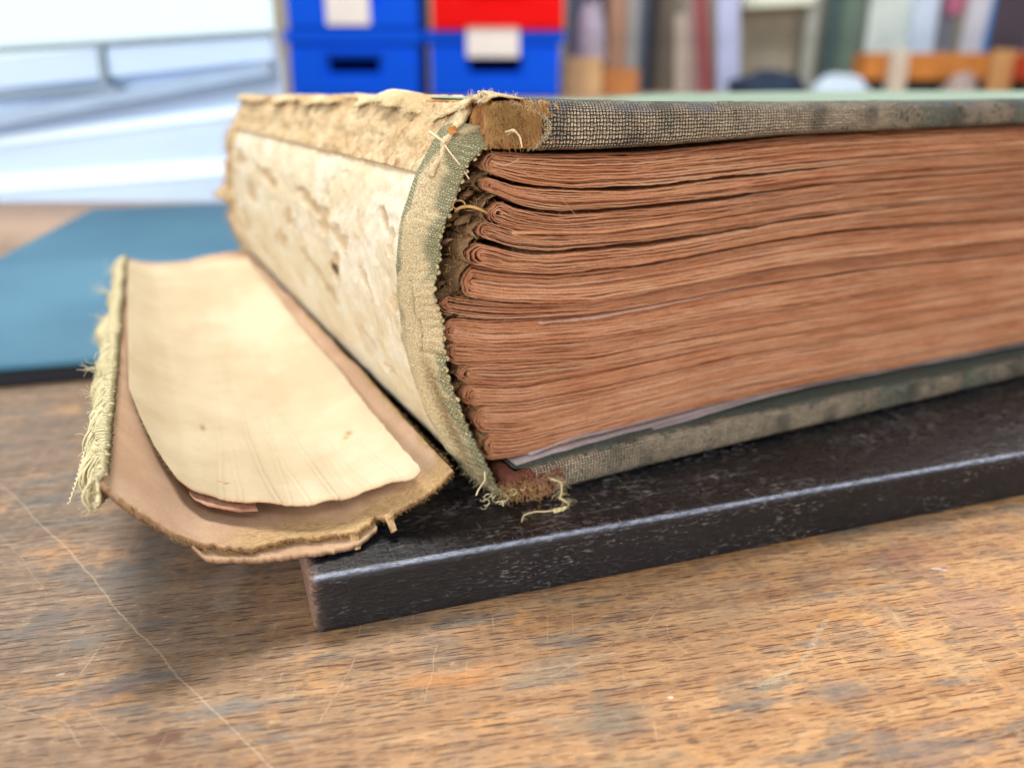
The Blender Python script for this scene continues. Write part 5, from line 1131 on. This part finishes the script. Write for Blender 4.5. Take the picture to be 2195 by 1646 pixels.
plank("pale_plank", X(1338), X(1368), .5, 0, Y, .03, srgb(160, 160, 158), "pale grey plank next to the skin brown plank", "plank")
plank("blue_grey_board", X(1364), X(1384), .5, 0, Y + .01, .03, srgb(96, 112, 136), "thin blue grey board between grey planks", "board")
plank("black_board_upright", X(1382), X(1404), .5, 1, Y - .01, .03, srgb(48, 50, 58), "near black upright board in the row of planks", "board")
plank("grey_brown_board", X(1400), X(1446), .5, 1, Y + .03, .03, srgb(120, 110, 100), "wide grey brown board in the row of planks", "board")
plank("buff_plank", X(1448), X(1478), .235, -3, Y - .04, .03, srgb(190, 180, 168), "short buff plank leaning beside the dark red one", "plank")
plank("dark_red_plank", X(1497), X(1523), .45, -7, Y - .08, .03, srgb(150, 80, 84), "slanting dark red plank", "plank")
plank("lavender_board", X(1532), X(1578), .45, -5, Y - .10, .03, srgb(190, 200, 236), "slanting pale lavender board next to the dark red plank", "board")
plank("pink_grey_plank", X(1480), X(1500), .4, -6, Y - .05, .03, srgb(178, 158, 156), "thin pinkish grey plank behind the dark red plank", "plank")
plank("beige_board", X(1572), X(1738), .55, 0, Y + .14, .02, srgb(176, 168, 150), "wide beige panel with a white sheet over its top", "board")
sh = box("white_sheet", X(1592), X(1745), Y + .02, Y + .13, .262, .30, mat_plain("white_sheet_paper", srgb(236, 244, 226), .7, .2, .03)); sh.rotation_euler = (0, rad(-3), 0); setp(sh, "white sheet slung over the top of the beige panel", "sheet")
plank("pale_post", X(1738), X(1762), .5, 0, Y + .06, .04, srgb(196, 200, 192), "pale post between beige panel and dark green board", "post")
plank("dark_green_board", X(1762), X(1790), .5, 0, Y - .02, .03, srgb(70, 92, 92), "dark green upright board", "board")
plank("moss_green_board", X(1789), X(1838), .5, 1.5, Y, .03, srgb(104, 126, 112), "moss green board next to the dark green one", "board")
plank("taupe_board", X(1832), X(1868), .5, 2, Y + .05, .03, srgb(150, 154, 142), "taupe board behind the end of the orange beam", "board")
plank("white_board", X(1862), X(1956), .5, 0, Y + .03, .03, srgb(212, 226, 222), "wide greenish white panel above the orange beam", "board")
plank("bluish_white_board", X(1950), X(2002), .5, 0, Y + .00, .03, srgb(208, 226, 248), "bluish white panel above the orange beam", "board")
plank("lilac_grey_board", X(2002), X(2052), .5, 0, Y + .04, .03, srgb(150, 152, 168), "lilac grey panel above the orange beam", "board")
plank("magenta_board", X(2012), X(2046), .2, 0, Y - .03, .02, srgb(190, 110, 140), "small magenta panel high between pale boards", "board", z0=.235)
plank("white_slanted_board", X(2036), X(2080), .36, 4, Y - .06, .02, srgb(206, 208, 220), "slanted white board beside the bright blue strip", "board")
plank("bright_blue_strip", X(2078), X(2100), .5, 1, Y - .05, .02, srgb(60, 144, 230), "bright blue upright strip", "plank")
plank("dark_brown_box", X(2102), X(2190), .5, 0, Y + .0, .10, srgb(80, 70, 80), "dark plum brown box board above the orange beam", "box")
plank("lilac_brown_board", X(2190), X(2300), .5, 0, Y + .03, .03, srgb(150, 136, 146), "lilac brown panel at the end of the row", "board")
Yb = 2.75; Xb = lambda px: at(px, Yb)
beam = box("orange_beam", Xb(1850), Xb(2330), Yb - .05, Yb + .05, .045, .118, mat_plain("orange_pine", srgb(206, 132, 62), .6, .3, .14, 14.)); setp(beam, "long orange pine beam lying across two blocks", "beam")
for px in (1892, 2300):
    pass
blk = box("support_block", Xb(1868), Xb(1900), Yb - .04, Yb + .04, 0, .0445, mat_plain("dark_block", srgb(60, 54, 48), .7, .2)); setp(blk, "small dark wooden block under the near end of the orange beam", "block", "blocks under the orange beam")
blk2 = box("support_block", Xb(1960), Xb(2260), Yb - .03, Yb + .04, 0, .0445, mat_plain("beam_shade_block", srgb(52, 56, 50), .7, .2)); setp(blk2, "long dark block standing in for the shadow under the orange beam", "block", "blocks under the orange beam")
plank("cream_post", Xb(1882), Xb(1916), .125, 0, Yb - .12, .03, srgb(212, 198, 180), "short cream post standing in front of the orange beam", "post")
plank("tan_post", Xb(2096), Xb(2142), .125, 4, Yb - .10, .03, srgb(200, 152, 100), "short tan post leaning on the orange beam by the red box", "post")
rbx = box("red_box", Xb(2140), Xb(2330), Yb - .18, Yb - .06, .045, .112, mat_plain("red_orange_box", srgb(186, 66, 40), .55, .3)); rbx.rotation_euler = (0, 0, 0); setp(rbx, "red orange box set before the end of the orange beam", "box")
rbs = box("box_stand", Xb(2146), Xb(2326), Yb - .17, Yb - .07, 0, .0445, mat_plain("dark_stand", srgb(44, 42, 34), .7, .2)); setp(rbs, "dark low stand under the red orange box", "stand")
def blob(name, cx, cy, cz_, rx, ry, rz, c, label, cat, seed=0):
    nu, nv = 24, 14; u = np.linspace(0, 2 * math.pi, nu, endpoint=False); v = np.linspace(.06, math.pi * .5, nv); A, B = np.meshgrid(v, u, indexing='ij')
    x, y, z = np.sin(A) * np.cos(B), np.sin(A) * np.sin(B), np.cos(A); r = 1 + .5 * fbm(x * 1.8, y * 1.8, z * 1.8 + seed, seed, 3)
    V = np.stack([x * rx * r, y * ry * r, z * rz * r], -1).reshape(-1, 3); F = [tuple(f) for f in gridF(nv, nu, 0, True)] + [tuple(range(nu))]
    o = mesh_obj(name, V, F, mat_plain(name + "_paper", c, .7, .2, .08, 20.)); o.location = (cx, cy, cz_); return setp(o, label, cat)
blob("crumpled_paper", at(1815, 2.6), 2.6, 0, .085, .05, .062, srgb(202, 218, 234), "crumpled bluish white paper in front of the green boards", "paper", 3)
blob("grey_cloth", at(2078, 2.6), 2.6, 0, .05, .05, .06, srgb(170, 152, 148), "small grey bundle before the orange beam", "cloth", 5)
blob("navy_cushion", at(1655, 2.8), 2.8, 0, .115, .06, .062, srgb(44, 58, 78), "low dark navy bundle at the foot of the beige panel", "bundle", 8)
bun = blob("wrapped_bundle", at(1270, 2.8), 2.8, .10, .045, .04, .16, srgb(176, 170, 190), "pale lilac wrapped bundle on the sandy wooden blocks", "bundle", 12)
plank("sandy_block", at(1212, 2.7), at(1292, 2.7), .105, 0, 2.75, .14, srgb(226, 186, 134), "sandy wooden block beside the crates", "block")
plank("orange_block", at(1292, 2.75), at(1372, 2.75), .075, 0, 2.78, .10, srgb(190, 126, 72), "orange brown wooden block next to the sandy block", "block")
